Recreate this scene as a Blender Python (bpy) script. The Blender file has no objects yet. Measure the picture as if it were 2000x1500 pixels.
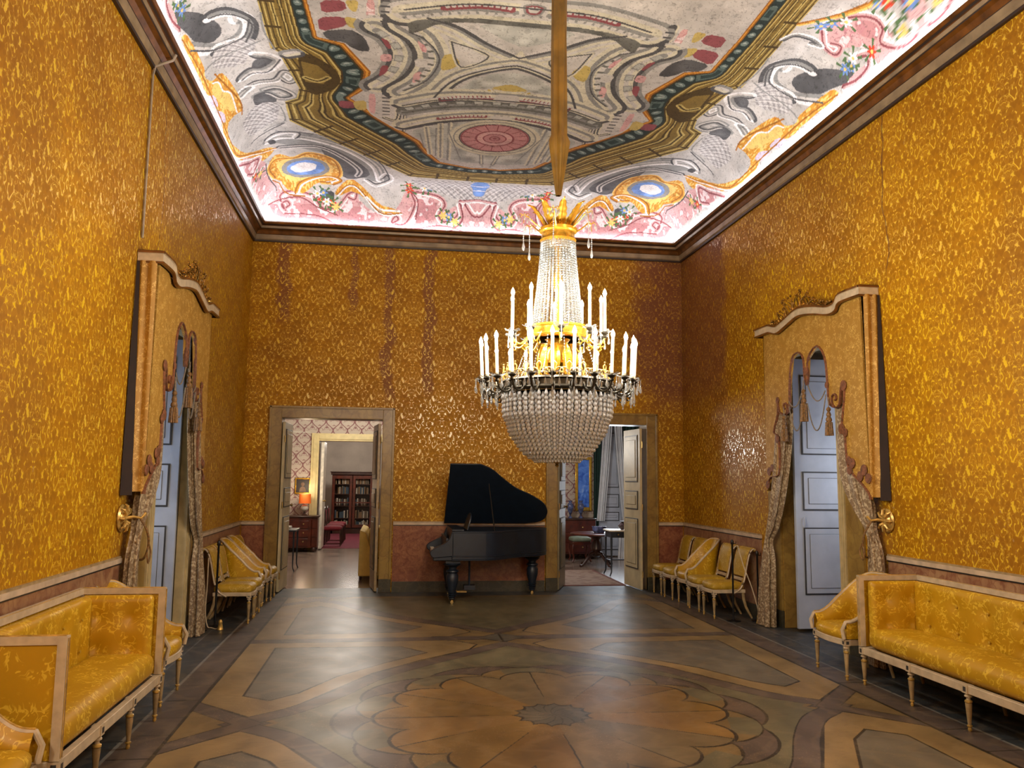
import bpy, bmesh, math, random
import numpy as np
from mathutils import Vector, Matrix
random.seed(7)
PI = math.pi
scene = bpy.context.scene
COL = scene.collection
# ---------------------------------------------------------------- room measures (metres)
WL, WR, YF, YB = -2.225, 4.711, -0.5, 12.79      # left wall, right wall, front wall, back wall
XC, YC = 1.243, 6.2                              # middle of the room
ZD, ZC = 1.05, 5.39                              # dado rail, underside of the cornice
# ---------------------------------------------------------------- camera
def make_camera():
    f, yaw, pitch, roll = 1590.14, 0.145135, 0.114515, 0.010967
    cy, sy, cp, sp = math.cos(yaw), math.sin(yaw), math.cos(pitch), math.sin(pitch)
    fw = Vector((sy*cp, cy*cp, sp)); r0 = Vector((cy, -sy, 0)); u0 = r0.cross(fw)
    r = math.cos(roll)*r0 + math.sin(roll)*u0
    u = -math.sin(roll)*r0 + math.cos(roll)*u0
    cam = bpy.data.cameras.new('camera'); cam.sensor_width = 36; cam.lens = f/2000*36
    cam.clip_start = 0.05
    o = bpy.data.objects.new('camera', cam); COL.objects.link(o)
    m = Matrix((r, u, -fw)).transposed().to_4x4(); m.translation = (0, 0, 1.75)
    o.matrix_world = m
    scene.camera = o
make_camera()
# ---------------------------------------------------------------- world, exposure, room lights
w = bpy.data.worlds.new('world'); scene.world = w; w.use_nodes = True
w.node_tree.nodes['Background'].inputs[0].default_value = (0.55, 0.68, 1, 1)
w.node_tree.nodes['Background'].inputs[1].default_value = 0.25
scene.view_settings.view_transform = 'Standard'; scene.view_settings.look = 'None'
scene.view_settings.gamma = 1; scene.view_settings.use_curve_mapping = False
scene.view_settings.exposure = 0.0
scene.cycles.use_denoising = True
scene.cycles.max_bounces = 8; scene.cycles.diffuse_bounces = 4; scene.cycles.glossy_bounces = 3
scene.cycles.transparent_max_bounces = 16; scene.cycles.sample_clamp_indirect = 6
scene.cycles.caustics_reflective = False; scene.cycles.caustics_refractive = False
def area(name, loc, size, size_y, energy, color, rot):
    l = bpy.data.lights.new(name, 'AREA'); l.shape = 'RECTANGLE'; l.size = size; l.size_y = size_y
    l.energy = energy; l.color = color
    o = bpy.data.objects.new(name, l); COL.objects.link(o); o.location = loc; o.rotation_euler = rot
    return o
def point(name, loc, energy, color, r=0.05):
    l = bpy.data.lights.new(name, 'POINT'); l.energy = energy; l.color = color; l.shadow_soft_size = r
    o = bpy.data.objects.new(name, l); COL.objects.link(o); o.location = loc
    return o
LED = (0.93, 0.94, 1.0)
LEDW = 5.0      # watt per metre of the strip hidden behind the cornice lip
area('cornice_led_back', (XC, YB-.183, 5.646), 6.5, .02, 6.6*LEDW, LED, (PI+.35, 0, 0))
area('cornice_led_left', (WL+.183, 6.15, 5.646), 12.8, .02, 12.9*LEDW, LED, (PI+.35, 0, PI/2))
area('cornice_led_right', (WR-.183, 6.15, 5.646), 12.8, .02, 12.9*LEDW, LED, (PI+.35, 0, -PI/2))
area('cornice_led_front', (XC, YF+.183, 5.646), 6.5, .02, 6.6*LEDW, LED, (PI+.35, 0, PI))
WARM = (1.0, 0.92, 0.78)
# added lights without fixtures, standing in for unseen lighting behind the camera
for sx in (-1.75, 4.2):
    point('front_fill_light', (sx, 0.15, 3.3), 240, (1, .93, .80), .12)
point('front_fill_light', (XC, -.2, 4.2), 120, (1, .94, .84), .2)
# chandelier bulbs: the light of the bulbs, placed among them (the bulbs themselves are in the chandelier's builder)
for k in range(12):
    a = 2*PI*(k+.5)/12
    point('chandelier_bulb_light', (1.26+.60*math.cos(a), 6.2+.60*math.sin(a), 2.90), 24, WARM, .03)
for k in range(5):
    a = 2*PI*(k+.5)/5
    point('chandelier_bulb_light', (1.26+.38*math.cos(a), 6.2+.38*math.sin(a), 3.22), 24, WARM, .03)
# rooms beyond: added point lights without fixtures that brighten them, and window daylight
point('salon_left_fill', (-.9, 17.6, 3.6), 230, (1, .93, .82), .5)
area('salon_window_daylight', (4.95, 17.85, 1.9), .9, 2.4, 34, (.82, .90, 1), (-PI/2, 0, 0))
point('library_fill', (-1.0, 23.4, 3.0), 170, (1, .9, .8), .3)
point('salon_right_highlight_fill', (2.75, 15.2, 2.36), 100, (1, .97, .92), .22)  # added and placed so that its highlight shows on the right wall

# added area lights inside the window recesses, standing in for daylight through the slits
area('recess_daylight_fill_left', (WL-1.08, 8.45, 1.9), 1.0, 2.6, 26, (.72, .84, 1), (0, -PI/2, 0))
area('recess_daylight_fill_right', (WR+1.08, 8.45, 1.9), 1.0, 2.6, 26, (.80, .88, 1), (0, PI/2, 0))

# ---------------------------------------------------------------- colours and node materials
def lin(c):
    return tuple(((x/255)/12.92 if x/255 <= .04045 else ((x/255+.055)/1.055)**2.4) for x in c)
def rgba(c): return (*lin(c), 1)
class NT:
    def __init__(s, name):
        s.m = bpy.data.materials.new(name); s.m.use_nodes = True
        s.t = s.m.node_tree; s.n = s.t.nodes; s.b = s.n['Principled BSDF']; s.out = s.n['Material Output']
    def L(s, a, b): s.t.links.new(a, b)
    def put(s, v, sock):
        if hasattr(v, 'links') or isinstance(v, bpy.types.NodeSocket): s.L(v, sock)
        elif v is not None: sock.default_value = v
    def math(s, op, a, b=None, c=None, clamp=False):
        n = s.n.new('ShaderNodeMath'); n.operation = op; n.use_clamp = clamp
        s.put(a, n.inputs[0]); s.put(b, n.inputs[1]); s.put(c, n.inputs[2]); return n.outputs[0]
    def coord(s, k='Object'):
        return s.n.new('ShaderNodeTexCoord').outputs[k]
    def sep(s, v):
        n = s.n.new('ShaderNodeSeparateXYZ'); s.L(v, n.inputs[0]); return n.outputs
    def comb(s, x, y, z):
        n = s.n.new('ShaderNodeCombineXYZ'); s.put(x, n.inputs[0]); s.put(y, n.inputs[1]); s.put(z, n.inputs[2]); return n.outputs[0]
    def scalev(s, v, k):
        n = s.n.new('ShaderNodeVectorMath'); n.operation = 'MULTIPLY'; s.L(v, n.inputs[0]); n.inputs[1].default_value = k if isinstance(k, tuple) else (k, k, k); return n.outputs[0]
    def addv(s, a, b):
        n = s.n.new('ShaderNodeVectorMath'); n.operation = 'ADD'; s.L(a, n.inputs[0]); s.put(b, n.inputs[1]); return n.outputs[0]
    def noise(s, v, sc, det=3, dist=0, rough=.5, col=False):
        n = s.n.new('ShaderNodeTexNoise'); s.L(v, n.inputs['Vector']); n.inputs['Scale'].default_value = sc
        n.inputs['Detail'].default_value = det; n.inputs['Distortion'].default_value = dist; n.inputs['Roughness'].default_value = rough
        return n.outputs['Color'] if col else n.outputs['Fac']
    def wave(s, v, sc, dist=5, det=3):
        n = s.n.new('ShaderNodeTexWave'); s.L(v, n.inputs['Vector']); n.inputs['Scale'].default_value = sc
        n.inputs['Distortion'].default_value = dist; n.inputs['Detail'].default_value = det; return n.outputs['Fac']
    def ramp(s, f, pts):
        n = s.n.new('ShaderNodeValToRGB'); s.L(f, n.inputs[0]); e = n.color_ramp.elements
        while len(e) < len(pts): e.new(.5)
        for i, (p, c) in enumerate(pts):
            e[i].position = p; e[i].color = c if len(c) == 4 else rgba(c)
        return n.outputs[0]
    def step(s, f, a, b):
        n = s.n.new('ShaderNodeMapRange'); n.interpolation_type = 'SMOOTHSTEP'; s.L(f, n.inputs[0])
        n.inputs[1].default_value = a; n.inputs[2].default_value = b; return n.outputs[0]
    def mix(s, f, a, b, mode='MIX'):
        n = s.n.new('ShaderNodeMix'); n.data_type = 'RGBA'; n.blend_type = mode
        s.put(f, n.inputs[0]); s.put(a if not isinstance(a, tuple) or len(a) == 4 else rgba(a), n.inputs[6])
        s.put(b if not isinstance(b, tuple) or len(b) == 4 else rgba(b), n.inputs[7]); return n.outputs[2]
    def bump(s, h, strength=.3, dist=.01):
        n = s.n.new('ShaderNodeBump'); s.L(h, n.inputs['Height']); n.inputs['Strength'].default_value = strength
        n.inputs['Distance'].default_value = dist; s.L(n.outputs[0], s.b.inputs['Normal'])
    def fin(s, col=None, rough=.5, metal=0, spec=.5):
        s.put(rgba(col) if isinstance(col, tuple) and len(col) == 3 else col, s.b.inputs['Base Color'])
        s.put(rough, s.b.inputs['Roughness']); s.put(metal, s.b.inputs['Metallic']); s.b.inputs['Specular IOR Level'].default_value = spec
        return s.m
def plain(name, col, rough=.5, metal=0, var=.12, sc=9, spec=.5):
    t = NT(name); f = t.noise(t.coord(), sc, 4)
    d = tuple(int(x*(1-var)) for x in col); l = tuple(min(255, int(x*(1+var))) for x in col)
    return t.fin(t.ramp(f, [(.3, d), (.7, l)]), rough, metal, spec=spec)
def damask_fac(t, u, v, pu=.48, pv=.56, k=9.5, w=.040):
    """a repeating silk figure: tendrils and leaves mirrored left and right, each row of figures dropped by half"""
    fold = t.math('PINGPONG', u, pu); R = pv/(2*PI)
    def pt(uu, vv):
        ang = t.math('MULTIPLY', vv, 2*PI/pv)
        return t.comb(uu, t.math('MULTIPLY', t.math('COSINE', ang), R), t.math('MULTIPLY', t.math('SINE', ang), R))
    pa = pt(fold, v); pb = pt(t.math('SUBTRACT', pu, fold), t.math('ADD', v, pv/2))
    def nn(sc, det, dist):
        return t.math('MULTIPLY', t.math('ADD', t.noise(t.scalev(pa, (1, .8, .8)), sc, det, dist), t.noise(t.scalev(pb, (1, .8, .8)), sc, det, dist)), .5)
    n1 = nn(k, 1.0, .9); n2 = nn(k*2.6, .5, .6); n3 = nn(k*.75, .5, 0)
    line = t.math('SUBTRACT', 1, t.step(t.math('ABSOLUTE', t.math('SUBTRACT', n1, .5)), w*.30, w*.62))
    gate = t.step(n2, .505, .535)
    leaf = t.math('MULTIPLY', t.step(n1, .61, .625), t.step(n2, .54, .56))
    fine = t.math('MULTIPLY', t.math('SUBTRACT', 1, t.step(t.math('ABSOLUTE', t.math('SUBTRACT', n2, .5)), .008, .018)), t.math('MULTIPLY', t.step(n3, .50, .53), .38))
    f = t.math('MAXIMUM', t.math('MULTIPLY', line, t.math('ADD', .06, t.math('MULTIPLY', gate, .94))), t.math('MAXIMUM', leaf, fine))
    return f, n2
def damask_wall(name, axis, tone_area):
    t = NT(name); P = t.coord(); x, y, z = t.sep(P)[:3]
    u = y if axis == 'y' else x
    uu = t.math('SUBTRACT', u, XC if axis == 'x' else 8.4)
    fac, n2 = damask_fac(t, uu, z)
    big = t.noise(P, .7, 4, .4)
    mid = t.noise(P, 3.2, 4, .2)
    bg = t.ramp(big, [(.3, (146, 96, 3)), (.5, (170, 116, 1)), (.72, (188, 132, 2))])
    bg = t.mix(t.math('MULTIPLY', mid, .35), bg, (128, 84, 10))
    small = t.step(n2, .40, .46)
    bg = t.mix(t.math('MULTIPLY', t.math('SUBTRACT', 1, small), .35), bg, (124, 76, 2))
    fig = t.ramp(big, [(.3, (220, 180, 54)), (.7, (238, 198, 36))])
    # worn places where the silk is faded brown and mauve
    if tone_area == 'corner':
        d = t.math('MULTIPLY', t.math('ADD', t.math('SUBTRACT', x if axis == 'x' else y, 3.75 if axis == 'x' else 10.85), t.math('MULTIPLY', t.math('SUBTRACT', t.noise(P, 1.6, 5), .5), 1.1)), 1)
        m = t.step(d, .0, .35)
        hz = t.math('MULTIPLY', t.step(z, 2.6, 3.3), .85)
        m = t.math('MULTIPLY', m, hz)
        bg = t.mix(m, bg, (112, 66, 46)); fig = t.mix(t.math('MULTIPLY', m, .75), fig, (150, 96, 52))
    if axis == 'x':   # back wall: faded seam strips below the cornice
        wob = t.math('MULTIPLY', t.math('SUBTRACT', t.noise(P, 2.2, 4), .5), .35)
        for sx, wd, lo, hi in ((.53, .06, 2.9, 5.4), (-.66, .035, 4.2, 5.4), (-1.75, .05, 4.0, 5.4), (-.1, .05, 2.8, 3.9)):
            s1 = t.math('ABSOLUTE', t.math('SUBTRACT', t.math('ADD', x, wob), sx))
            m = t.math('MULTIPLY', t.math('SUBTRACT', 1, t.step(s1, wd, wd*2.2)), t.math('MULTIPLY', t.step(z, lo, lo+.3), .75))
            bg = t.mix(m, bg, (122, 74, 44))
    else:             # side walls: lengths of silk of slightly different tone
        cell = t.math('FLOOR', t.math('DIVIDE', t.math('ADD', y, .62), 1.55))
        wn = t.n.new('ShaderNodeTexWhiteNoise'); wn.noise_dimensions = '1D'; t.L(cell, wn.inputs['W'])
        bg = t.mix(t.math('MULTIPLY', wn.outputs['Value'], .28), bg, (140, 96, 26))
        if tone_area == 'pale':
            m = t.math('MULTIPLY', t.step(y, 7.95, 8.05), t.math('SUBTRACT', 1, t.step(y, 11.9, 12.3)))
            bg = t.mix(t.math('MULTIPLY', m, .5), bg, (150, 108, 44));  # browner golden stretch along the left wall
        crack = t.math('ABSOLUTE', t.math('SUBTRACT', t.math('ADD', y, t.math('MULTIPLY', t.math('SUBTRACT', t.noise(P, 1.1, 6), .5), .5)), 7.9 if tone_area == 'pale' else 7.15))
        m = t.math('MULTIPLY', t.math('SUBTRACT', 1, t.step(crack, .006, .016)), t.math('MULTIPLY', t.step(z, 3.7, 3.9), .7))
        bg = t.mix(m, bg, (96, 60, 34)); fig = t.mix(m, fig, (96, 60, 34))
    fray = t.math('MULTIPLY', t.step(t.noise(P, 26, 3), .66, .72), t.step(t.noise(P, 1.3, 3), .56, .66))
    col = t.mix(t.math('MULTIPLY', fac, .9), bg, fig)
    col = t.mix(t.math('MULTIPLY', fray, .35), col, (190, 170, 130))
    t.bump(t.noise(t.scalev(P, (1, 1, .35)), 60, 2), .12, .004)
    rough = t.math('SUBTRACT', .58, t.math('MULTIPLY', fac, .34))
    t.L(t.math('ADD', .22, t.math('MULTIPLY', fac, .5)), t.b.inputs['Specular IOR Level'])
    m_ = t.fin(col, rough, 0, .3); return m_
def upholstery(name, bgc=(196, 148, 14), fgc=(222, 186, 60), k=1.5, rough=.46):
    t = NT(name); P = t.coord()
    wv = t.noise(P, 5*k, 2, col=True); p2 = t.addv(P, t.scalev(wv, .16))
    n1 = t.noise(p2, 11*k, 1.5)
    line = t.math('SUBTRACT', 1, t.step(t.math('ABSOLUTE', t.math('SUBTRACT', n1, .5)), .012, .035))
    leaf = t.step(t.noise(p2, 24*k, 1), .60, .65)
    fac = t.math('MULTIPLY', t.math('MAXIMUM', line, leaf), t.step(t.noise(P, 6*k, 1), .42, .55))
    big = t.noise(P, 3, 3)
    bg = t.mix(big, tuple(int(c*.82) for c in bgc), bgc)
    t.bump(t.noise(P, 45, 2), .10, .003)
    return t.fin(t.mix(t.math('MULTIPLY', fac, .75), bg, fgc), t.math('SUBTRACT', rough, t.math('MULTIPLY', fac, .12)), 0, .5)
def marble(name, c1, c2, c3, sc=2.2, rough=.3, vein=1.0):
    t = NT(name); P = t.coord()
    wv = t.noise(P, sc*1.3, 4, col=True); p2 = t.addv(P, t.scalev(wv, .5))
    n = t.noise(p2, sc*1.6, 5)
    v = t.n.new('ShaderNodeTexVoronoi'); v.feature = 'DISTANCE_TO_EDGE'; t.L(p2, v.inputs['Vector']); v.inputs['Scale'].default_value = sc*2.1
    ve = t.math('SUBTRACT', 1, t.step(v.outputs['Distance'], .01, .11))
    base = t.ramp(n, [(.32, c2), (.62, c1)])
    return t.fin(t.mix(t.math('MULTIPLY', ve, .8*vein), base, c3), rough, 0, .5)
def painted(name, rough=.8, amount=.1, sc=7, spec=.3, veins=False):
    t = NT(name); a = t.n.new('ShaderNodeAttribute'); a.attribute_name = 'paint'; P = t.coord()
    n = t.noise(P, sc, 6, .3)
    g = t.ramp(n, [(.25, (1-amount*2.2,)*3+(1,)), (.7, (1+amount*.6,)*3+(1,))])
    col = t.mix(1.0, a.outputs['Color'], g, 'MULTIPLY')
    if veins:
        wv = t.wave(t.scalev(P, (1, 2.2, 1)), 1.1, 14, 4)
        col = t.mix(t.math('MULTIPLY', t.step(wv, .62, .95), .12), col, (150, 128, 96))
        sp = t.math('MULTIPLY', t.step(t.noise(P, 60, 5), .60, .68), t.step(t.noise(P, 1.5, 3), .48, .6))
        col = t.mix(t.math('MULTIPLY', sp, .34), col, (176, 152, 116))
        col = t.mix(t.math('MULTIPLY', t.step(t.noise(t.scalev(P, (1, 3, 1)), 7, 5, 1.5), .55, .75), .30), col, (66, 52, 42))
        rough = t.math('ADD', rough-.06, t.math('MULTIPLY', t.noise(P, 3, 4), .16))
    return t.fin(col, rough, 0, spec)
def emit(name, col, st):
    t = NT(name); t.b.inputs['Emission Color'].default_value = rgba(col); t.b.inputs['Emission Strength'].default_value = st
    return t.fin(col, .5)
def crystal(name, tint=(235, 238, 238), k=.5, body=.25):
    t = NT(name)
    g = t.n.new('ShaderNodeBsdfGlossy'); g.inputs['Color'].default_value = rgba(tint); g.inputs['Roughness'].default_value = .06
    tr = t.n.new('ShaderNodeBsdfTransparent'); tr.inputs['Color'].default_value = rgba((226, 228, 226))
    df = t.n.new('ShaderNodeBsdfDiffuse'); df.inputs['Color'].default_value = rgba((222, 226, 232))
    fr = t.n.new('ShaderNodeLayerWeight'); fr.inputs['Blend'].default_value = k
    m1 = t.n.new('ShaderNodeMixShader'); t.L(fr.outputs['Facing'], m1.inputs[0]); t.L(tr.outputs[0], m1.inputs[1]); t.L(g.outputs[0], m1.inputs[2])
    m2 = t.n.new('ShaderNodeMixShader'); m2.inputs[0].default_value = body; t.L(m1.outputs[0], m2.inputs[1]); t.L(df.outputs[0], m2.inputs[2])
    t.L(m2.outputs[0], t.out.inputs['Surface']); return t.m
M = {}
M['silk_back'] = damask_wall('yellow_damask_back', 'x', 'corner')
M['silk_left'] = damask_wall('yellow_damask_left', 'y', 'pale')
M['silk_right'] = damask_wall('yellow_damask_right', 'y', 'corner')
M['uph'] = upholstery('yellow_silk_upholstery')
M['uph_worn'] = upholstery('worn_yellow_silk', (186, 148, 30), (204, 172, 84), 2.2, .6)
M['cream'] = plain('cream_gilt_wood', (186, 168, 140), .42, 0, .08, 14)
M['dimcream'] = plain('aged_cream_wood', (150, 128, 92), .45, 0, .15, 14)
M['gilt'] = plain('gilded_wood', (196, 160, 88), .32, .45, .2, 20)
M['gold'] = plain('gilt_bronze', (226, 176, 66), .25, .85, .12, 20)
M['crest_gold'] = plain('old_crest_gilding', (170, 136, 72), .24, .9, .35, 30)
M['bronze'] = plain('dark_patinated_bronze', (52, 46, 36), .35, .7, .3, 16)
M['cornice_tan'] = plain('cornice_tan_paint', (140, 122, 96), .42, 0, .14, 6)
M['cornice_brown'] = plain('cornice_brown_gilding', (104, 66, 26), .32, .25, .25, 8)
M['cornice_dark'] = plain('cornice_dark_line', (44, 28, 20), .5)
M['redmarble'] = marble('red_marble', (152, 100, 70), (120, 66, 48), (98, 42, 34), 4.4, .28, .6)
M['greymarble'] = marble('grey_brown_marble', (160, 124, 90), (126, 82, 60), (112, 56, 40), 3.4, .3, .6)
M['yellowmarble'] = marble('yellow_brown_marble', (150, 122, 62), (124, 96, 48), (88, 62, 34), 2.6, .28, .35)
M['darkmarble'] = marble('dark_green_marble', (62, 58, 44), (44, 44, 38), (84, 80, 66), 3.0, .3, .5)
M['slate'] = plain('dark_slate', (34, 36, 38), .35, 0, .2)
M['rail'] = plain('dado_rail_grey_cream', (186, 166, 142), .4, 0, .1)
M['doorpaint'] = plain('cream_door_paint', (190, 176, 140), .52, 0, .07, 5)
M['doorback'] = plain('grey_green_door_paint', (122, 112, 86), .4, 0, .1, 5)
M['bluepaint'] = plain('blue_grey_shutter_paint', (172, 180, 196), .42, 0, .05, 4)
M['darkline'] = plain('dark_moulding_line', (52, 50, 50), .5, 0, .1)
M['framecream'] = plain('cream_frame_paint', (178, 160, 118), .4, 0, .08)
M['brass'] = plain('worn_brass', (176, 150, 96), .3, .8, .15)
M['black'] = plain('piano_black', (22, 32, 46), .42, 0, .1, 9, .5)
M['blackmetal'] = plain('black_metal', (16, 16, 18), .4, .2)
M['white'] = plain('bone_white', (222, 216, 200), .35)
M['lambrequin'] = upholstery('gold_lambrequin_silk', (176, 130, 48), (216, 178, 96), 2.6, .6)
M['braid'] = plain('mauve_brown_braid', (112, 70, 46), .6, 0, .25, 40)
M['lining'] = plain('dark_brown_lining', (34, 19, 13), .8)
def brocade():
    t = NT('silver_brown_brocade'); P = t.coord()
    p2 = t.addv(P, t.scalev(t.noise(P, 14, 2, col=True), .08))
    f = t.step(t.noise(p2, 38, 2), .5, .56)
    return t.fin(t.mix(f, (128, 106, 80), (178, 160, 130)), .5, 0, .4)
M['brocade'] = brocade()
M['tassel'] = plain('brown_gold_tassel', (110, 80, 44), .6, 0, .3, 60)
M['cord'] = plain('grey_cord', (120, 108, 92), .7, 0, .2, 60)
M['steel'] = plain('pale_grey_tube', (176, 166, 150), .3, .5)
M['sleeve'] = plain('olive_gold_fabric', (128, 98, 34), .55, 0, .15, 6)
M['candle'] = emit('candle_sleeve', (255, 236, 200), .9)
M['bulb'] = emit('lit_bulb', (255, 244, 222), 22)
M['crystal'] = crystal('crystal', body=.18); M['bead'] = crystal('small_crystal_beads', (196, 196, 190), .5, .09); M['crystal_drop'] = crystal('cut_crystal_drops', (240, 244, 250), .5, .6)
M['ceil'] = painted('ceiling_fresco', .85, .10, 5)
M['floor'] = painted('inlaid_marble_floor', .40, .16, 2.4, .32, True)
M['velvet'] = plain('dark_red_velvet', (110, 22, 34), .8)
M['mahogany'] = plain('mahogany', (78, 34, 22), .3, 0, .25, 6)
M['darkwood'] = plain('dark_walnut', (52, 30, 20), .35, 0, .25, 6)
M['plaster'] = plain('grey_plaster', (182, 172, 160), .9, 0, .06, 2)
M['bluelight'] = emit('daylight_window', (110, 160, 255), 1.6)

# ---------------------------------------------------------------- mesh builder
def prop(o, label=None, cat=None, group=None, kind=None):
    if label: o['label'] = label
    if cat: o['category'] = cat
    if group: o['group'] = group
    if kind: o['kind'] = kind
    return o
def thing(name, label, cat, loc=(0, 0, 0), rz=0, group=None):
    o = bpy.data.objects.new(name, None); COL.objects.link(o); o.empty_display_size = .1
    o.location = loc; o.rotation_euler = (0, 0, rz)
    return prop(o, label, cat, group)
def dup(root, loc, rz, label, group=None):
    r = root.copy(); COL.objects.link(r); r.location = loc; r.rotation_euler = (0, 0, rz); r['label'] = label
    if group: r['group'] = group
    for ch in list(root.children):
        c = ch.copy(); COL.objects.link(c); c.parent = r
        for g in list(ch.children):
            d = g.copy(); COL.objects.link(d); d.parent = c
    return r
class MB:
    def __init__(s): s.v = []; s.f = []; s.mi = []; s.cur = 0; s.T = None
    def add(s, vs, fs, mi=None):
        b = len(s.v)
        for p in vs:
            p = Vector(p)
            if s.T is not None: p = s.T @ p
            s.v.append(p)
        for f in fs: s.f.append([b+i for i in f]); s.mi.append(s.cur if mi is None else mi)
        return s
    def box(s, x0, x1, y0, y1, z0, z1, mi=None):
        vs = [(x, y, z) for z in (z0, z1) for y in (y0, y1) for x in (x0, x1)]
        return s.add(vs, [(0, 2, 3, 1), (4, 5, 7, 6), (0, 1, 5, 4), (2, 6, 7, 3), (0, 4, 6, 2), (1, 3, 7, 5)], mi)
    def lathe(s, prof, n=24, c=(0, 0, 0), mi=None, ax='z', a0=0, a1=2*PI):
        full = abs(a1-a0-2*PI) < 1e-6; m = n if full else n+1; vs = []
        for r, z in prof:
            for k in range(m):
                a = a0+(a1-a0)*k/n; x, y = r*math.cos(a), r*math.sin(a)
                vs.append((c[0]+x, c[1]+y, c[2]+z) if ax == 'z' else ((c[0]+z, c[1]+x, c[2]+y) if ax == 'x' else (c[0]+y, c[1]+z, c[2]+x)))
        fs = []
        for i in range(len(prof)-1):
            for k in range(n):
                k2 = (k+1) % m; fs.append((i*m+k, i*m+k2, (i+1)*m+k2, (i+1)*m+k))
        if full:
            if prof[0][0] > 1e-5: fs.append(tuple(range(m))[::-1])
            if prof[-1][0] > 1e-5: fs.append(tuple((len(prof)-1)*m+k for k in range(m)))
        return s.add(vs, fs, mi)
    def tube(s, path, r, n=8, mi=None, flat=1.0, closed=False, up=None):
        P = [Vector(p) for p in path]; N = len(P); rs = r if isinstance(r, (list, tuple)) else [r]*N
        vs = []; prev = None
        for i in range(N):
            if closed: t = (P[(i+1) % N]-P[i-1])
            else: t = (P[min(i+1, N-1)]-P[max(i-1, 0)])
            if t.length < 1e-9: t = Vector((0, 0, 1))
            t.normalize()
            if up is not None: a = Vector(up)
            elif prev is not None: a = prev
            else: a = Vector((0, 0, 1)) if abs(t.z) < .9 else Vector((1, 0, 0))
            a = a - t*a.dot(t)
            if a.length < 1e-4: a = t.orthogonal()
            a.normalize(); prev = a; b = t.cross(a)
            for k in range(n):
                q = 2*PI*k/n; vs.append(P[i]+rs[i]*(math.cos(q)*a*flat+math.sin(q)*b))
        fs = []
        for i in range(N if closed else N-1):
            j = (i+1) % N
            for k in range(n): fs.append((i*n+k, i*n+(k+1) % n, j*n+(k+1) % n, j*n+k))
        if not closed: fs.append(tuple(range(n))[::-1]); fs.append(tuple((N-1)*n+k for k in range(n)))
        return s.add(vs, fs, mi)
    def prism(s, pts, a, b, plane='xy', mi=None):
        """closed outline pts extruded from a to b along the third axis"""
        def q(p, h): return (p[0], p[1], h) if plane == 'xy' else ((p[0], h, p[1]) if plane == 'xz' else (h, p[0], p[1]))
        n = len(pts)
        return s.add([q(p, a) for p in pts]+[q(p, b) for p in pts],
                     [tuple(range(n))[::-1], tuple(range(n, 2*n))]+[(i, (i+1) % n, n+(i+1) % n, n+i) for i in range(n)], mi)
    def grid(s, fn, nu, nv, mi=None, cu=False):
        vs = [fn(i/nu, j/nv) for i in range(nu+1) for j in range(nv+1)]
        return s.add(vs, [(i*(nv+1)+j, (i+1)*(nv+1)+j, (i+1)*(nv+1)+j+1, i*(nv+1)+j+1) for i in range(nu) for j in range(nv)], mi)
    def puff(s, c, size, n=(14, 10, 4), rnd=.3, bulge=(0, 0, 0), tufts=(), tax=2, tr=.08, td=.02, mi=None, warp=None):
        """an upholstered cushion: a box with soft edges, bulging faces and button dimples on the +tax face"""
        hx, hy, hz = size[0]/2, size[1]/2, size[2]/2; h = (hx, hy, hz); R = min(h)*rnd*2
        def sp(u, ax):
            return u
        idx = {}; vs = []; fs = []
        def vid(p):
            key = tuple(round(q, 5) for q in p)
            if key not in idx:
                q = [p[k]*h[k] for k in range(3)]
                inner = [max(-(h[k]-R), min(h[k]-R, q[k])) for k in range(3)]
                d = Vector([q[k]-inner[k] for k in range(3)])
                if d.length > 1e-9:
                    m = max(abs(d[0]), abs(d[1]), abs(d[2])); d = d.normalized()*m
                o = [inner[k]+d[k] for k in range(3)]
                for k in range(3):
                    a, b = (k+1) % 3, (k+2) % 3
                    if bulge[k]:
                        o[k] += (1 if p[k] > 0 else -1)*abs(p[k])*bulge[k]*max(0, (1-p[a]**2))**.6*max(0, (1-p[b]**2))**.6
                if p[tax] > .5:
                    a, b = (tax+1) % 3, (tax+2) % 3
                    for tu in tufts:
                        dd = math.hypot(o[a]-tu[0], o[b]-tu[1])
                        o[tax] -= td*math.exp(-(dd/tr)**2)*1.0+td*.9*math.exp(-(dd/(tr*.25))**2)
                o = [o[k]+c[k] for k in range(3)]
                if warp: o = warp(o)
                idx[key] = len(vs); vs.append(o)
            return idx[key]
        for ax in range(3):
            a, b = (ax+1) % 3, (ax+2) % 3
            for sg in (-1, 1):
                for i in range(n[a]):
                    for j in range(n[b]):
                        q = []
                        for (di, dj) in ((0, 0), (1, 0), (1, 1), (0, 1)):
                            p = [0, 0, 0]; p[ax] = sg; p[a] = -1+2*(i+di)/n[a]; p[b] = -1+2*(j+dj)/n[b]; q.append(vid(p))
                        fs.append(tuple(q if sg > 0 else q[::-1]))
        return s.add(vs, fs, mi)
    def build(s, name, mats, parent=None, smooth=True, bevel=0, world=None, kind=None, label=None, sub=0, ang=40):
        me = bpy.data.meshes.new(name)
        off = Vector(world) if world is not None else Vector((0, 0, 0))
        me.from_pydata([tuple(p-off) for p in s.v], [], s.f)
        mats = mats if isinstance(mats, (list, tuple)) else [mats]
        for m in mats: me.materials.append(M[m] if isinstance(m, str) else m)
        me.polygons.foreach_set('material_index', s.mi)
        bm = bmesh.new(); bm.from_mesh(me); bmesh.ops.recalc_face_normals(bm, faces=bm.faces); bm.to_mesh(me); bm.free()
        if smooth: me.polygons.foreach_set('use_smooth', [True]*len(me.polygons)); me.set_sharp_from_angle(angle=math.radians(ang))
        o = bpy.data.objects.new(name, me); COL.objects.link(o)
        if parent is not None: o.parent = parent
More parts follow.
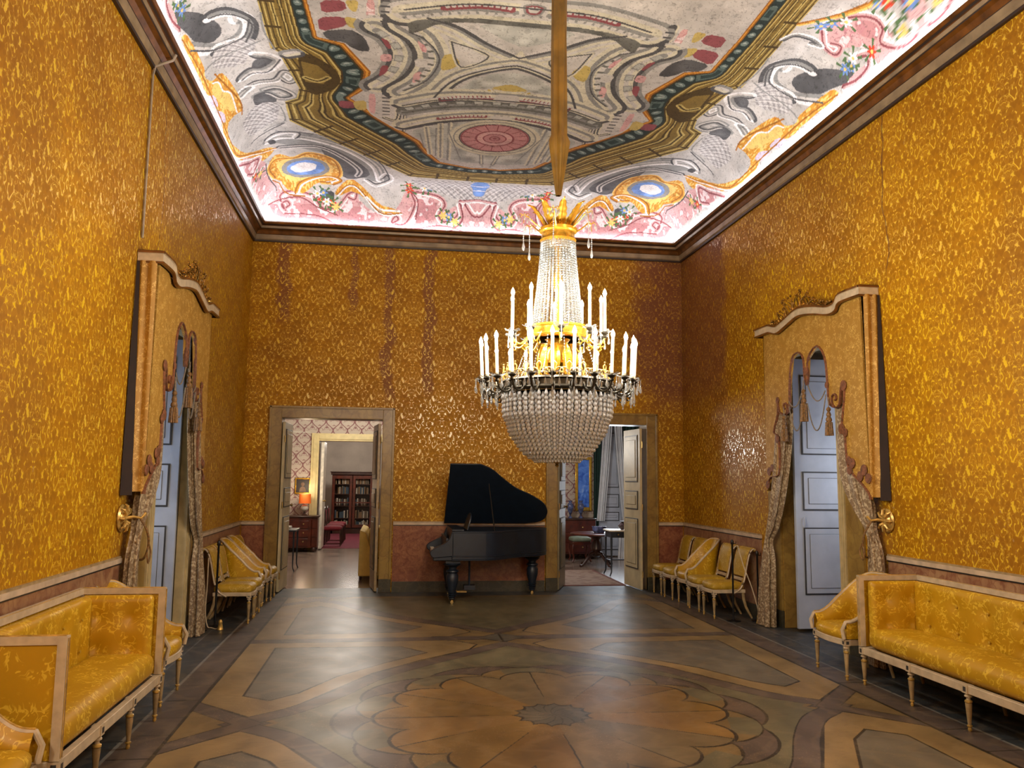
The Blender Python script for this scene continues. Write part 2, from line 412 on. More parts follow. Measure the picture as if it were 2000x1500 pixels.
        if bevel:
            b = o.modifiers.new('bevel', 'BEVEL'); b.width = bevel; b.segments = 2; b.limit_method = 'ANGLE'; b.angle_limit = math.radians(50)
        if sub:
            b = o.modifiers.new('sub', 'SUBSURF'); b.levels = sub; b.render_levels = sub
        if kind: o['kind'] = kind
        if label: o['label'] = label
        return o
def struct(name, mb, mats, smooth=False, bevel=0, parent=None):
    return mb.build(name, mats, parent, smooth, bevel, kind=None if parent else 'structure')

# ---------------------------------------------------------------- painted surfaces (the pigment of the fresco and the stones of the floor)
def pip(x, y, poly):
    c = np.zeros(x.shape, bool); n = len(poly); j = n-1
    for i in range(n):
        xi, yi = poly[i]; xj, yj = poly[j]
        if yi != yj:
            c ^= ((yi > y) != (yj > y)) & (x < (xj-xi)*(y-yi)/(yj-yi)+xi)
        j = i
    return c
def catmull(p, k=5):
    if len(p) < 3: return p
    out = []; q = [p[0]]+list(p)+[p[-1]]
    for i in range(1, len(q)-2):
        a, b, c, d = [np.array(t, float) for t in q[i-1:i+3]]
        for s_ in range(k):
            t = s_/k; out.append(tuple(.5*((2*b)+(c-a)*t+(2*a-5*b+4*c-d)*t*t+(3*b-a-3*c+d)*t**3)))
    out.append(tuple(p[-1])); return out
def chaikin(p, it=1):
    for _ in range(it):
        o = []
        for i in range(len(p)):
            a, b = np.array(p[i], float), np.array(p[(i+1) % len(p)], float)
            o += [tuple(.8*a+.2*b), tuple(.2*a+.8*b)]
        p = o
    return p
def sdist(x, y, pts):
    """distance, signed side and running length along a polyline"""
    best = np.full(x.shape, 1e9); side = np.zeros(x.shape); run = np.zeros(x.shape); acc = 0
    for (ax, ay), (bx, by) in zip(pts[:-1], pts[1:]):
        dx, dy = bx-ax, by-ay; L2 = dx*dx+dy*dy
        if L2 < 1e-12: continue
        t = np.clip(((x-ax)*dx+(y-ay)*dy)/L2, 0, 1); ex = x-ax-t*dx; ey = y-ay-t*dy; d = np.hypot(ex, ey)
        m = d < best; best[m] = d[m]; side[m] = np.sign(dx*ey-dy*ex)[m]; run[m] = (acc+t*L2**.5)[m]; acc += L2**.5
    return best, side, run
class Paint:
    def __init__(s, x, y, base):
        s.x, s.y = x, y; s.c = np.empty(x.shape+(3,)); s.c[...] = base
    def sel(s, pts, pad=0):
        a = np.array(pts); return np.nonzero((s.x > a[:, 0].min()-pad) & (s.x < a[:, 0].max()+pad) & (s.y > a[:, 1].min()-pad) & (s.y < a[:, 1].max()+pad))[0]
    def poly(s, pts, col, smooth=1, edge=None, ew=1.2):
        if smooth: pts = chaikin(pts, smooth)
        i = s.sel(pts, 3)
        if not len(i): return
        m = pip(s.x[i], s.y[i], pts); s.c[i[m]] = col
        if edge is not None:
            d, _, _ = sdist(s.x[i], s.y[i], list(pts)+[pts[0]]); s.c[i[d < ew]] = edge
    def mold(s, pts, w, cols, smooth=True):
        if smooth: pts = catmull(pts)
        i = s.sel(pts, w)
        if not len(i): return
        d, sd, _ = sdist(s.x[i], s.y[i], pts); m = d < w/2; t = np.clip(.5+sd*d/w, 0, .9999)[m]
        s.c[i[m]] = np.array(cols)[(t*len(cols)).astype(int)]
def paint_mesh(name, X, Y, Z, col, mat, nu, nv):
    """grid mesh (nu x nv vertices) with its paint stored per vertex"""
    me = bpy.data.meshes.new(name); N = nu*nv
    me.vertices.add(N); me.vertices.foreach_set('co', np.stack([X, Y, Z], -1).reshape(-1).astype(np.float32))
    i = np.arange(nu-1)[:, None]*nv+np.arange(nv-1)[None, :]; i = i.reshape(-1)
    q = np.stack([i, i+nv, i+nv+1, i+1], -1).reshape(-1).astype(np.int32); F = len(i)
    me.loops.add(F*4); me.loops.foreach_set('vertex_index', q)
    me.polygons.add(F); me.polygons.foreach_set('loop_start', (np.arange(F)*4).astype(np.int32)); me.polygons.foreach_set('loop_total', np.full(F, 4, np.int32))
    me.update(calc_edges=True)
    c = col/255.0; c = np.where(c <= .04045, c/12.92, ((c+.055)/1.055)**2.4)
    at = me.color_attributes.new('paint', 'FLOAT_COLOR', 'POINT')
    at.data.foreach_set('color', np.concatenate([c, np.ones((N, 1))], -1).reshape(-1).astype(np.float32))
    me.materials.append(M[mat]); me.polygons.foreach_set('use_smooth', [True]*F)
    o = bpy.data.objects.new(name, me); COL.objects.link(o); o['kind'] = 'structure'; return o
def vnoise(x, y, s, seed=0):
    """smooth value noise"""
    rs = np.random.RandomState(seed); g = rs.rand(64, 64); a = x/s; b = y/s; i = np.floor(a).astype(int); j = np.floor(b).astype(int)
    u = a-i; v = b-j; u = u*u*(3-2*u); v = v*v*(3-2*v); G = lambda p, q: g[p % 64, q % 64]
    return (G(i, j)*(1-u)+G(i+1, j)*u)*(1-v)+(G(i, j+1)*(1-u)+G(i+1, j+1)*u)*v
# ------------------------------------------------ ceiling: flat field over a tight cove
CA, CR, CZ0, CZ1 = .16, .46, 5.62, 6.24
_th = np.linspace(0, PI/2, 120); _d = CA+CR*(1-np.cos(_th)); _z = CZ0+(CZ1-CZ0)*np.sin(_th)
_s = np.r_[0, np.cumsum(np.hypot(np.diff(_d), np.diff(_z)))]; _dp = CA+CR-(_s[-1]-_s)
FRESCO = 'p|G|0|352,94 314,150 305,180 308,193 320,196 338,172 345,136 354,111;m|wsg|14|348,164 320,206 291,206 277,171 288,165 290,176;m|wgG|16|313,155 291,161 276,178 289,215 320,209;p|d|0|328,212 305,211 277,207 278,226 300,267 332,234;p|d|0|309,366 283,350 269,353 282,414 320,434 327,385;p|G|0|287,257 272,242 257,243 261,258 272,268 282,279 291,278;m|wsgG|16|304,287 291,278 277,274 261,253 268,243 281,243;p|s|0|264,276 254,272 243,292 240,301 249,318 263,320 265,301;m|wgsG|10|307,314 286,304 267,296 255,275 245,287 253,299 261,288;m|gsGg|12|296,338 281,331 268,342 253,335 256,325 269,316 284,324;p|G|0|301,340 287,330 273,343 274,354 289,356 300,363;m|sgw|12|320,319 307,314 299,315 312,324;p|o|0|355,133 344,142 342,171 341,214 347,224 339,248 324,250 319,270 314,321 316,356 328,348 346,341 356,368 341,440 322,473 293,493 305,513 323,514 348,453 358,410 358,333 348,309 356,235 354,215;p|u|0|336,253 327,259 329,278 323,304 323,345 335,328 348,255;m|wo|4|339,249 331,261 330,282 322,302 324,347;p|l|0|356,247 344,269 346,294 357,271;p|l|0|353,288 342,316 346,335 356,314;m|woO|5|358,333 356,415 317,485 293,496;p|p|0|353,432 325,487 312,534 312,618 299,632 255,635 218,649 199,625 168,656 136,660 123,643 114,619 99,611 60,626 49,649 33,638 -12,630 -27,654 -52,633 -101,610 -118,629 -125,682 350,682;p|q|0|335,652 299,654 255,648 218,658 187,647 155,665 186,682 314,674;p|q|0|107,643 95,625 69,634 58,659 90,670 110,669;p|q|0|357,452 328,497 324,552 344,545;m|wprp|9|299,660 290,653 296,646 306,654 296,663 306,641 286,632 255,637 234,645;m|wprp|9|255,639 240,657 218,652 202,632 191,628 193,638 202,635;m|wprp|9|132,673 123,666 129,660 135,672 113,673 98,642 102,622 66,626 53,639 62,656 52,667 32,657 27,638;m|wpr|8|27,633 -12,629 -23,644 -40,657 -59,636 -102,614;m|rpw|8|17,637 3,653 -9,637;m|wpr|8|30,638 26,661 45,679;m|rpw|8|357,437 337,476 320,498 340,516 353,492;p|o|0|224,630 198,596 177,620 155,645 129,650 120,656 152,658 193,623 218,636;m|wO|4|218,633 194,615 155,657 120,657;p|G|0|252,635 243,628 224,627 224,643 243,642;p|g|0|302,473 281,445 254,434 208,460 166,517 140,586 143,608 171,600 202,555 211,510 265,490;p|G|0|227,528 236,471 202,501 172,550 167,582 199,603 216,582;m|wsgsg|16|301,467 277,455 240,458 196,486 160,540 152,597;m|sGsG|12|288,494 237,482 203,516 182,560 186,585;p|G|0|302,466 292,466 291,479 300,480;m|wsG|9|174,600 159,612 137,594 143,569 152,588;m|wsG|9|301,460 281,445 260,442 264,456;p|o|0|312,534 296,513 275,529 250,506 226,520 213,533 211,581 217,606 248,613 268,634 280,633 298,628 314,587;p|u|0|303,545 288,538 251,517 222,543 222,583 260,614 297,613;p|g|0|297,566 282,538 252,521 230,536 225,567 241,595 278,607 295,593;p|b|0|290,570 277,545 253,531 236,541 232,565 246,588 277,597 288,590;p|w|0|286,570 265,542 243,546 248,571 276,589;m|Oou|6|311,591 315,552 301,531 275,529 250,506 218,527 211,581 224,611 242,613;m|woO|8|280,633 270,615 232,594 214,605 224,613;f|R|0|243,642;f|R|0|227,646;f|w|0|235,645;f|b|0|240,631;f|R|0|110,607;f|b|0|77,612;f|w|0|85,612;f|R|0|-40,658;f|R|0|-84,606;f|R|0|340,526;f|b|0|45,658;f|u|0|54,656;f|u|0|35,665;f|b|0|-30,654;f|R|0|108,618;f|R|0|12,568;f|R|0|-9,577;f|u|0|221,652;f|u|0|-37,653;f|w|0|249,633;f|b|0|-55,609;f|u|0|330,539;f|b|0|339,104;f|b|0|337,114;p|d|0|112,585 16,581 -113,586 -101,610 -50,622 -18,624 34,631 60,619 99,606;p|b|0|16,595 9,580 -3,578 -14,590 -7,603 -7,617 2,623 9,619 10,608;m|wb|3|14,595 1,598 -13,590;m|wb|3|8,610 -6,609;p|v|0|263,137 263,225 256,232 251,265 243,312 249,339 264,350 265,405 109,574 0,578 -31,576 -112,581 -94,487 -24,519 21,523 67,508 86,474 98,440 139,389 185,328 165,299 159,259 185,202 212,194 216,129;B|v|0|263,137 263,225 256,232 251,265 243,312 249,339 264,350 265,405 109,574 0,578 -31,576 -112,581 9999,9999 216,129 212,194 185,202 159,259 165,299 185,328 139,389 98,440 86,474 67,508 21,523 -24,519 -94,487;p|V|0|236,227 220,233 206,248 196,265 193,288 203,310 229,330 239,296;p|v|0|234,248 217,254 205,276 214,297 234,295;m|yVy|8|233,285 220,291 208,281;p|G|0|207,182 178,173 164,186 158,214 169,216 179,209 185,200 202,198;p|s|0|167,121 124,114 123,168 131,169 169,160;p|p|0|160,119 152,118 153,157 161,157;m|cGcG|10|144,117 144,160 131,159 131,115;m|Gcg|5|125,114 124,170 167,162;p|r|0|204,127 181,123 179,140 204,149;p|r|0|209,157 183,151 179,167 209,184;p|y|0|181,123 167,121 170,142 176,140;p|y|0|183,151 169,153 172,172 180,169;p|s|0|167,294 122,297 121,411 131,407 169,359;p|p|0|163,311 155,310 156,368 164,361;m|cGcG|8|146,306 130,308 129,376 144,375;m|Gcg|5|165,294 124,292 120,411;p|r|0|200,336 183,336 180,355 199,356;p|y|0|183,336 166,330 167,358 180,358;m|gGcscgcs|42|153,165 135,181 124,217 134,264 153,292;p|r|0|148,184 139,190 136,206 141,205;p|r|0|148,243 139,241 141,256 151,272;p|p|0|148,218 136,216 136,232 148,234;m|Gcgscgcs|46|123,156 101,180 91,220 102,268 125,302;p|p|0|111,181 100,196 99,208 105,205;p|p|0|112,255 103,247 104,268 113,280;p|s|0|112,221 91,220 90,238 110,241;p|y|0|82,210 72,204 61,224 71,239 83,243;p|s|0|70,170 33,197 19,206 61,224;m|cscgGs|26|101,145 71,159 39,186 -2,211;m|sGgcsc|26|-2,211 -14,189 -32,176;p|k|0|56,141 -24,136 -29,162 0,181 24,167;m|Gcscgc|26|86,301 70,263 42,234 -3,213 -41,222;p|k|0|61,286 44,258 15,234 -44,239 -50,267 -14,268 24,275;m|Gcsgccsg|50|124,134 70,117 31,114 -19,114;m|rs|8|86,121 51,112 21,114;p|s|0|15,99 -6,97 -9,125 13,127;m|rg|5|9,105 -1,103 -2,117 6,116 9,105;p|K|0|123,149 69,134 -23,132 -25,141 56,141 88,147 116,174;m|Gcscgc|34|123,329 79,305 31,297 -19,299 -59,314;m|rs|6|78,315 54,306 18,300;p|s|0|15,289 -5,288 -8,309 12,312;m|rs|6|-17,302 -59,311;p|y|0|24,275 2,261 -21,267 -1,281;m|gKgK|22|120,353 77,332 28,321 -22,320 -64,336;m|Gcscgc|30|121,392 80,367 25,349 -27,349 -69,366;m|rs|6|78,367 50,356 20,351;p|s|0|13,344 -6,342 -9,364 10,367;m|rs|6|-17,353 -55,362;p|k|0|115,410 74,381 24,363 -29,363 -73,384 -92,480 20,507 68,492 90,446;m|cgc|8|92,394 83,480;m|cgc|8|74,381 68,492;m|cgc|8|-78,410 -78,482;m|gc|6|62,376 56,498;m|gcg|6|13,464 8,505;m|gcg|6|-4,461 -9,502;R||0|-1,413;q|K|9:22:0.6|120,347 78,325 29,314 -21,314 -62,329;q|r|5:5:0.3|79,312 55,302 19,296;q|r|5:5:0.3|-16,297 -58,309;q|r|5:5:0.3|78,365 50,354 20,349;q|r|5:5:0.3|-19,351 -66,361;q|r|7:6:0.3|86,121 51,111 21,112;q|g|4:9:0.3|124,143 89,131 50,123 10,120 -21,123;q|G|9:9:0.3|142,117 143,158;q|G|9:9:0.3|143,310 143,372;q|g|10:26:0.55|151,172 135,191 128,217 136,255 153,282;q|K|7:14:0.3|116,166 97,195 95,239 115,290;q|y|5:4:0.3|23,280 1,267 -22,272;m|Gc|4|76,179 32,203 61,233 76,179;m|gG|4|118,171 101,184 86,219 97,267 122,297;m|G|3|101,141 71,153 40,178 -2,204;m|G|3|-2,204 -17,180 -30,169;m|G|3|86,309 69,268 42,240 -3,218 -42,228;m|G|2.5|124,130 71,112 32,108 -18,109;m|G|2.5|123,337 78,314 30,305 -20,307 -61,322;m|G|2.5|121,404 80,377 24,359 -28,359 -72,377;m|g|2|79,395 75,486;m|g|2|39,495 63,401;m|g|2|99,417 92,460;m|G|2|90,384 49,368;m|G|2|349,166 320,209 290,210 276,172;m|G|2|314,158 292,165 275,181 287,217;m|g|2|263,158 265,191 259,227;m|g|2|343,218 300,231 272,212;m|G|2|305,293 292,284 273,278 256,248;m|G|2|272,412 296,437 323,443;m|g|2|271,365 271,406 301,434;m|G|2|286,440 239,441 192,467 154,523 140,577;m|G|2|313,632 319,570 315,529;m|r|2|335,655 280,640 249,654 218,665;m|r|2|299,666 249,667 218,681;m|r|2|106,682 58,672 25,678;m|w|3|174,634 152,652 123,653;m|O|2|353,138 349,208 351,303 355,407;m|O|2|332,242 316,329 320,361;m|O|2|315,593 299,633 268,638;m|r|2|111,615 95,635 97,664;m|r|2|-45,633 -40,653 -20,648;p|p|0|295,103 293,78 302,60 323,41 341,41 359,27 355,6 328,4 364,-51 359,-6 355,109 353,126 347,110 348,74 331,79 320,100 314,119;p|q|0|307,67 318,49 332,48 339,57 320,75;m|wprp|10|287,91 299,68 316,48 332,44 340,54 350,45 359,27 357,7 338,8 324,10;m|wprp|8|292,98 305,116 318,115 317,103 308,108;m|rpw|8|352,125 357,102 353,80 340,77 335,90;m|wgG|8|261,120 269,110 286,113 302,119 293,122;m|Oou|7|264,91 290,73 302,52 308,35;f|b|0|312,32;f|R|0|317,23;f|w|0|332,32;f|b|0|293,83;f|R|0|342,70;f|b|0|331,4;f|b|0|286,91;f|w|0|303,73;f|w|0|334,97;f|u|0|347,23;f|w|0|347,-4;m|Gcsg|18|248,236 237,231'
PAL = dict(c=(212, 207, 188), g=(150, 150, 148), G=(96, 96, 98), K=(118, 118, 114), k=(184, 185, 180), s=(204, 200, 196), p=(214, 172, 172), q=(198, 146, 148), r=(150, 90, 96), o=(216, 158, 70), O=(166, 110, 46), u=(240, 204, 124), v=(138, 116, 60), V=(86, 70, 34), y=(198, 178, 112), t=(52, 66, 64), w=(240, 238, 238), b=(120, 152, 208), d=(196, 193, 192), l=(212, 198, 216), R=(212, 80, 56))
def build_ceiling():
    def spread(a, b, n, dense_lo=None): return np.linspace(a, b, n)
    us = np.linspace(WL+_dp[0], WR-_dp[0], 1050)
    v0, v1 = YF-_dp[0]+_dp[0]*2, YB-_dp[0]
    vs = np.r_[np.linspace(YF+_dp[0], 6.6, 120, endpoint=False), np.linspace(6.6, v1, 620)]
    inv = lambda d: np.where(d >= CA+CR, d, np.interp(d, _dp, _d))
    dl = us-WL; dr = WR-us; X = np.where(us < XC, WL+inv(dl), WR-inv(dr))
    df = vs-YF; db = YB-vs; Y = np.where(vs < YC, YF+inv(df), YB-inv(db))
    XX, YY = np.meshgrid(X, Y, indexing='ij'); U, V = np.meshgrid(us, vs, indexing='ij')
    d = np.minimum(np.minimum(XX-WL, WR-XX), np.minimum(YB-YY, YY-YF))
    Z = np.where(d >= CA+CR, CZ1, np.interp(d, _d, _z))
    # folded plan coordinates in cm: the fresco repeats in the four quarters
    a = np.abs(U-XC).reshape(-1)*100; b = np.abs(V-YC).reshape(-1)*100
    P = Paint(a, b, PAL['s'])
    # soft wash and veins on the stone zone
    n = vnoise(a, b, 34, 1)*.6+vnoise(a, b, 11, 2)*.4
    P.c *= (.90+.14*n)[:, None]
    for s in FRESCO.split(';'):
        k, cc, wd, ps = s.split('|'); pts = [tuple(float(q) for q in p.split(',')) for p in ps.split(' ')]
        pts = [(x, y) for x, y in pts]
        if k == 'p':
            P.poly(pts, PAL[cc], 1 if cc not in 'v' else 0)
            if cc == 'd':
                i = P.sel(pts, 1); m = pip(P.x[i], P.y[i], chaikin(pts, 1)); i = i[m]
                lat = np.sin(P.x[i]*.62)*np.sin(P.y[i]*.62)+.5*np.sin((P.x[i]+P.y[i])*1.1+2*vnoise(P.x[i], P.y[i], 5, 8))
                P.c[i[lat > .30]] = (160, 156, 156); P.c[i[lat < -.55]] = (216, 212, 210)
            if cc == 'o':
                i = P.sel(pts, 1); m = pip(P.x[i], P.y[i], chaikin(pts, 1)); i = i[m]
                st = vnoise(P.x[i]*1.8, P.y[i]*.6, 3.2, 5); P.c[i[st > .66]] = PAL['u']; P.c[i[st < .22]] = (196, 136, 60)
            if cc in 'pq':
                i = P.sel(pts, 1); m = pip(P.x[i], P.y[i], chaikin(pts, 1)); i = i[m]
                st = vnoise(P.x[i], P.y[i], 9, 6)+.5*vnoise(P.x[i], P.y[i], 4, 7); P.c[i[(st > .80) & (st < .87)]] = (196, 140, 146); P.c[i[st > 1.0]] = (236, 216, 218)
            if cc in 'kGKb':
                i = P.sel(pts, 1); m = pip(P.x[i], P.y[i], chaikin(pts, 1)); i = i[m]
                P.c[i] *= (.86+.3*vnoise(P.x[i], P.y[i], 14, 9))[:, None]
        elif k == 'm': P.mold(pts, float(wd), [PAL[q] for q in cc])
        elif k == 'q':
            w_, sp, fr = [float(q) for q in wd.split(':')]; pts = catmull(pts); i = P.sel(pts, w_)
            d_, sd_, rn = sdist(P.x[i], P.y[i], pts); ph = (rn % sp)/sp
            P.c[i[(d_ < w_/2) & (ph < fr)]] = PAL[cc]
            if fr > .4: P.c[i[(d_ < w_/2-1.2) & (ph > .08) & (ph < fr-.08)]] = PAL['k']
        elif k == 'f':
            x, y = pts[0]; r = 7
            i = P.sel(pts, 16); ang = np.arctan2(P.y[i]-y, P.x[i]-x); d_ = np.hypot(P.x[i]-x, P.y[i]-y)
            P.c[i[(d_ < 13) & (np.sin(ang*5+1) > .75)]] = (96, 122, 84)
            P.c[i[d_ < r*(.75+.25*np.cos(ang*6))]] = PAL[cc]; P.c[i[d_ < 2]] = PAL['u']
        elif k == 'B':
            cut = pts.index((9999., 9999.)); A, Bn = pts[:cut], pts[cut+1:]
            A = [(A[0][0]-4, -50)]+A; Bn = [(Bn[0][0], -50)]+Bn
            A[-1] = (-60, A[-1][1]); Bn[-1] = (-60, Bn[-1][1])
            pol = A+Bn[::-1]; i = P.sel(pol, 2); i = i[pip(P.x[i], P.y[i], pol)]
            dA, _, rA = sdist(P.x[i], P.y[i], A); dB, _, rB = sdist(P.x[i], P.y[i], Bn)
            t = dA/(dA+dB+1e-6); seq = 'yVvyvVvvyVyvvvVyVvvyVvyVttttttttVOoO'
            c_ = np.array([PAL[q] for q in seq])[np.clip((t*len(seq)).astype(int), 0, len(seq)-1)].astype(float)
            bal = (t > .70) & (t < .885); ph = (rB % 16)/16; piece = (rB % 118) < 22
            q = np.hypot((ph-.5)*16/4.6, (t-.79)/.085); c_[bal & (q < 1) & ~piece] = (120, 136, 132); c_[bal & (q < .55) & ~piece & (ph < .5)] = (176, 186, 180)
            c_[bal & piece] = (96, 112, 108); c_[bal & piece & (t > .74) & (t < .85) & ((rB % 118) > 5) & ((rB % 118) < 17)] = (58, 74, 72)
            st = (rA % 46) < 4; c_[st & (t < .34)] = PAL['V']
            P.c[i] = c_
        elif k == 'R':
            dx = P.x/47; dy = (P.y-415)/44; r = np.hypot(dx, dy); an = np.arctan2(dy, dx)
            for lo, hi, q in ((0, 1.34, 'k'), (1.0, 1.3, 'c'), (1.14, 1.18, 'g'), (.98, 1.02, 'G'), (0, .98, 'q'), (.93, .97, 'r'), (.5, .56, 'r'), (0, .5, 'p'), (.3, .34, 'r'), (0, .3, 'q'), (.12, .16, 'r'), (0, .06, 'r')):
                P.c[(r < hi) & (r >= lo)] = PAL[q]
            P.c[(r > .56) & (r < .93) & (np.abs(np.sin(an*8)) < .16)] = PAL['r']
    # dark contour hatching everywhere the brush shaded the mouldings
    n2 = vnoise(a, b, 5, 3)+.6*vnoise(a, b, 2.3, 4)
    n3 = vnoise(a*.8, b*2.2, 6, 11)+.5*vnoise(a*2.2, b*.8, 4, 12); P.c[np.abs(n3-.75) < .022] *= .80
    P.c[n2 > 1.18] *= .90; P.c[n2 < .30] *= 1.05; P.c = (P.c-128)*1.08+122
    paint_mesh('ceiling', XX.reshape(-1), YY.reshape(-1), Z.reshape(-1), np.clip(P.c, 0, 250), 'ceil', len(us), len(vs))
build_ceiling()
# ------------------------------------------------ floor of inlaid marbles
def build_floor():
    xs = np.arange(WL-.02, WR+.04, .0062); ys = list(np.linspace(YF, 4.6, 40)); y = 4.62
    while y < YB+.25: ys.append(y); y += max(.0065, y*y/2782*.75)
    ys.append(YB+.5); ys = np.array(ys)
    XX, YY = np.meshgrid(xs, ys, indexing='ij'); X = XX.reshape(-1); Y = YY.reshape(-1)
    a = np.abs(X-XC); b0 = np.abs(Y-YC); far = b0 > 2.95; b = np.where(far, 5.9-b0, b0)
    TAN, TAN2, GRN, PUR, BRN, GREY, DK, BORD = (128, 106, 70), (112, 92, 58), (96, 90, 68), (84, 72, 64), (114, 90, 52), (98, 92, 80), (46, 40, 32), (56, 60, 62)
    P = Paint(a, b, TAN2)
    line = dict(edge=DK, ew=.011)
    P.poly([(0, -.1), (1.9, -.1), (2.1, .15), (1.75, .6), (1.1, 1.5), (.5, 2.1), (0, 2.5)], GRN, 0)
    # serpentine purple band that crosses at the side and ahead of the rose
    band = [(2.75, -.45), (2.2, .07), (1.9, .33), (1.62, .75), (1.3, 1.32), (.85, 1.80), (.45, 2.18), (0, 2.62)]
    P.mold([(2.2, 0), (1.86, -.25), (1.70, -.62), (1.66, -1.0)], .19, [DK]+[PUR]*12+[DK])
    # corner panel with a grey field
    P.poly([(2.66, .60), (2.20, .14), (1.92, .42), (1.68, .85), (1.36, 1.42), (.92, 1.90), (.40, 2.36), (.30, 2.60), (.55, 2.84), (2.60, 2.98), (2.66, 2.83)], TAN, 0, **line)
    P.poly([(2.36, 2.60), (2.36, .76), (2.14, .60), (1.94, .80), (1.66, 1.34), (1.24, 1.84), (.84, 2.24), (1.1, 2.56)], GREY, 0, **line)
    P.mold(band, .185, [DK]+[PUR]*14+[DK])
    P.mold([(2.9, .75), (2.2, -.0), (1.6, -.75), (1.2, -1.2)], .17, [DK]+[PUR]*14+[DK], False)
    P.mold([(.0, 2.93), (2.66, 2.93)], .16, [DK]+[PUR]*12+[DK], False)
    P.poly([(0, 2.70), (.26, 2.95), (0, 3.2)], (80, 76, 66), 0, **line)
    # border
    m = a > 2.66; P.c[m] = PUR; P.c[np.abs(a-2.665) < .012] = DK
    m = a > 2.94; P.c[m] = BORD; P.c[np.abs(a-2.945) < .012] = (120, 116, 108); P.c[np.abs(a-3.2) < .008] = (96, 98, 98)
    P.c[(a > 2.94) & (np.abs((b0 % .62)-.31) < .006)] = (40, 42, 44)
    P.c[(a > 2.68) & (a < 2.93) & (np.abs((b0 % .47)-.2) < .007)] = DK
    P.c[b0 > 6.15] = BORD
    # the rose: three rings of scalloped petals around a star
    near = ~far; r = np.hypot(X-XC, Y-YC); th = np.arctan2(Y-YC, X-XC)
    def scallop(R, amp, n, ph=0): return R*(1-amp+amp*np.abs(np.cos(th*n/2+ph))**.6)
    s0 = scallop(1.62, .10, 10); P.c[near & (r < s0)] = PUR; P.c[near & (np.abs(r-s0) < .012)] = DK
    s1 = scallop(1.50, .14, 10, PI/2); P.c[near & (r < s1)] = TAN2; P.c[near & (np.abs(r-s1) < .013)] = DK
    m = near & (r < s1) & (np.cos(th*10/2+PI/2)**2 > .55) & (r > 1.28); P.c[m] = GRN
    s2 = scallop(1.33, .17, 12, .2); P.c[near & (r < s2)] = BRN; P.c[near & (np.abs(r-s2) < .014)] = DK
    seg = np.floor((th*12/2+.2)/PI).astype(int); cols = np.array([(120, 92, 46), (112, 92, 60), (128, 98, 54), (112, 84, 42), (108, 92, 64)])
    m = near & (r < s2-.014); P.c[m] = cols[(seg[m]*3) % 5]
    edge = np.abs(((th*12/2+.2)/PI+.5) % 1-.5)*r
    m = near & (r < s2-.01) & (r > .7+.25*np.sin(seg*2.1)) & (edge < .012); P.c[m] = DK
    s3 = .30*(1-.18*np.abs(np.sin(th*7))**.7); P.c[near & (r < s3)] = (86, 80, 68); P.c[near & (np.abs(r-s3) < .012)] = DK
    P.c[near & (r < s3) & (np.abs(np.sin(th*7+r*18)) < .2)] = (52, 50, 44)
    n = vnoise(X, Y, .55, 4)*.6+vnoise(X*3, Y, .3, 5)*.4
    P.c *= (.82+.34*n)[:, None]
    paint_mesh('floor', X, Y, np.zeros_like(X), np.clip(P.c, 0, 250), 'floor', len(xs), len(ys))
build_floor()

# ---------------------------------------------------------------- room shell
def W(side, a, o, z):  # along the wall, out into the room, height
    return (WL+o, a, z) if side == 'L' else (WR-o, a, z)
RA0, RA1, RZ = 7.96, 9.42, 3.34      # window recess in both side walls
D1 = (-1.673, -.145); D2 = (2.605, 4.08); DH = 2.625   # door openings in the back wall
def side_wall(side):
    x0, x1 = (WL-.35, WL) if side == 'L' else (WR, WR+.35)
    m = MB()
    m.box(x0, x1, YF-.3, RA0, -.02, 6.6); m.box(x0, x1, RA1, YB+.4, -.02, 6.6); m.box(x0, x1, RA0, RA1, RZ, 6.6)
    struct('wall_left' if side == 'L' else 'wall_right', m, 'silk_left' if side == 'L' else 'silk_right')
side_wall('L'); side_wall('R')
m = MB()
m.box(WL, D1[0], YB, YB+.34, -.02, 6.6); m.box(D1[1], D2[0], YB, YB+.34, -.02, 6.6); m.box(D2[1], WR, YB, YB+.34, -.02, 6.6)
m.box(D1[0], D1[1], YB, YB+.34, DH, 6.6); m.box(D2[0], D2[1], YB, YB+.34, DH, 6.6)
struct('wall_back', m, 'silk_back')
m = MB(); m.box(WL, WR, YF-.3, YF, -.02, 6.6); struct('wall_front', m, 'silk_back')
# cornice swept round the room with mitred corners
prof = [(0, 5.36, 2), (.03, 5.36, 2), (.034, 5.385, 2), (.05, 5.40, 0), (.055, 5.465, 0), (.06, 5.47, 2), (.068, 5.485, 1), (.085, 5.52, 1), (.125, 5.535, 1), (.135, 5.545, 2), (.14, 5.55, 0), (.148, 5.578, 0), (.156, 5.584, 1), (.176, 5.60, 2), (.186, 5.602, 1), (.20, 5.622, 1), (.20, 5.63, 1), (.17, 5.635, 1), (0, 5.64, 1)]
def ring(name, prof, mats, gap=None):
    for nm, (p, q, dx, dy) in dict(left=((WL, YB), (WL, YF), 1, 0), back=((WL, YB), (WR, YB), 0, -1), right=((WR, YB), (WR, YF), -1, 0), front=((WL, YF), (WR, YF), 0, 1)).items():
        m = MB(); vs = []
        for d, z, _ in prof:
            if nm in ('left', 'right'): vs += [(p[0]+dx*d, YB-d, z), (p[0]+dx*d, YF+d, z)]
            else: vs += [(WL+d, p[1]+dy*d, z), (WR-d, p[1]+dy*d, z)]
        for i in range(len(prof)-1): m.add([vs[2*i], vs[2*i+1], vs[2*i+3], vs[2*i+2]], [(0, 1, 2, 3)], prof[i+1][2])
        struct('trim_%d' % ring.n, m, mats); ring.n += 1
ring.n = 1
ring('cornice', prof, ['cornice_tan', 'cornice_brown', 'cornice_dark'])
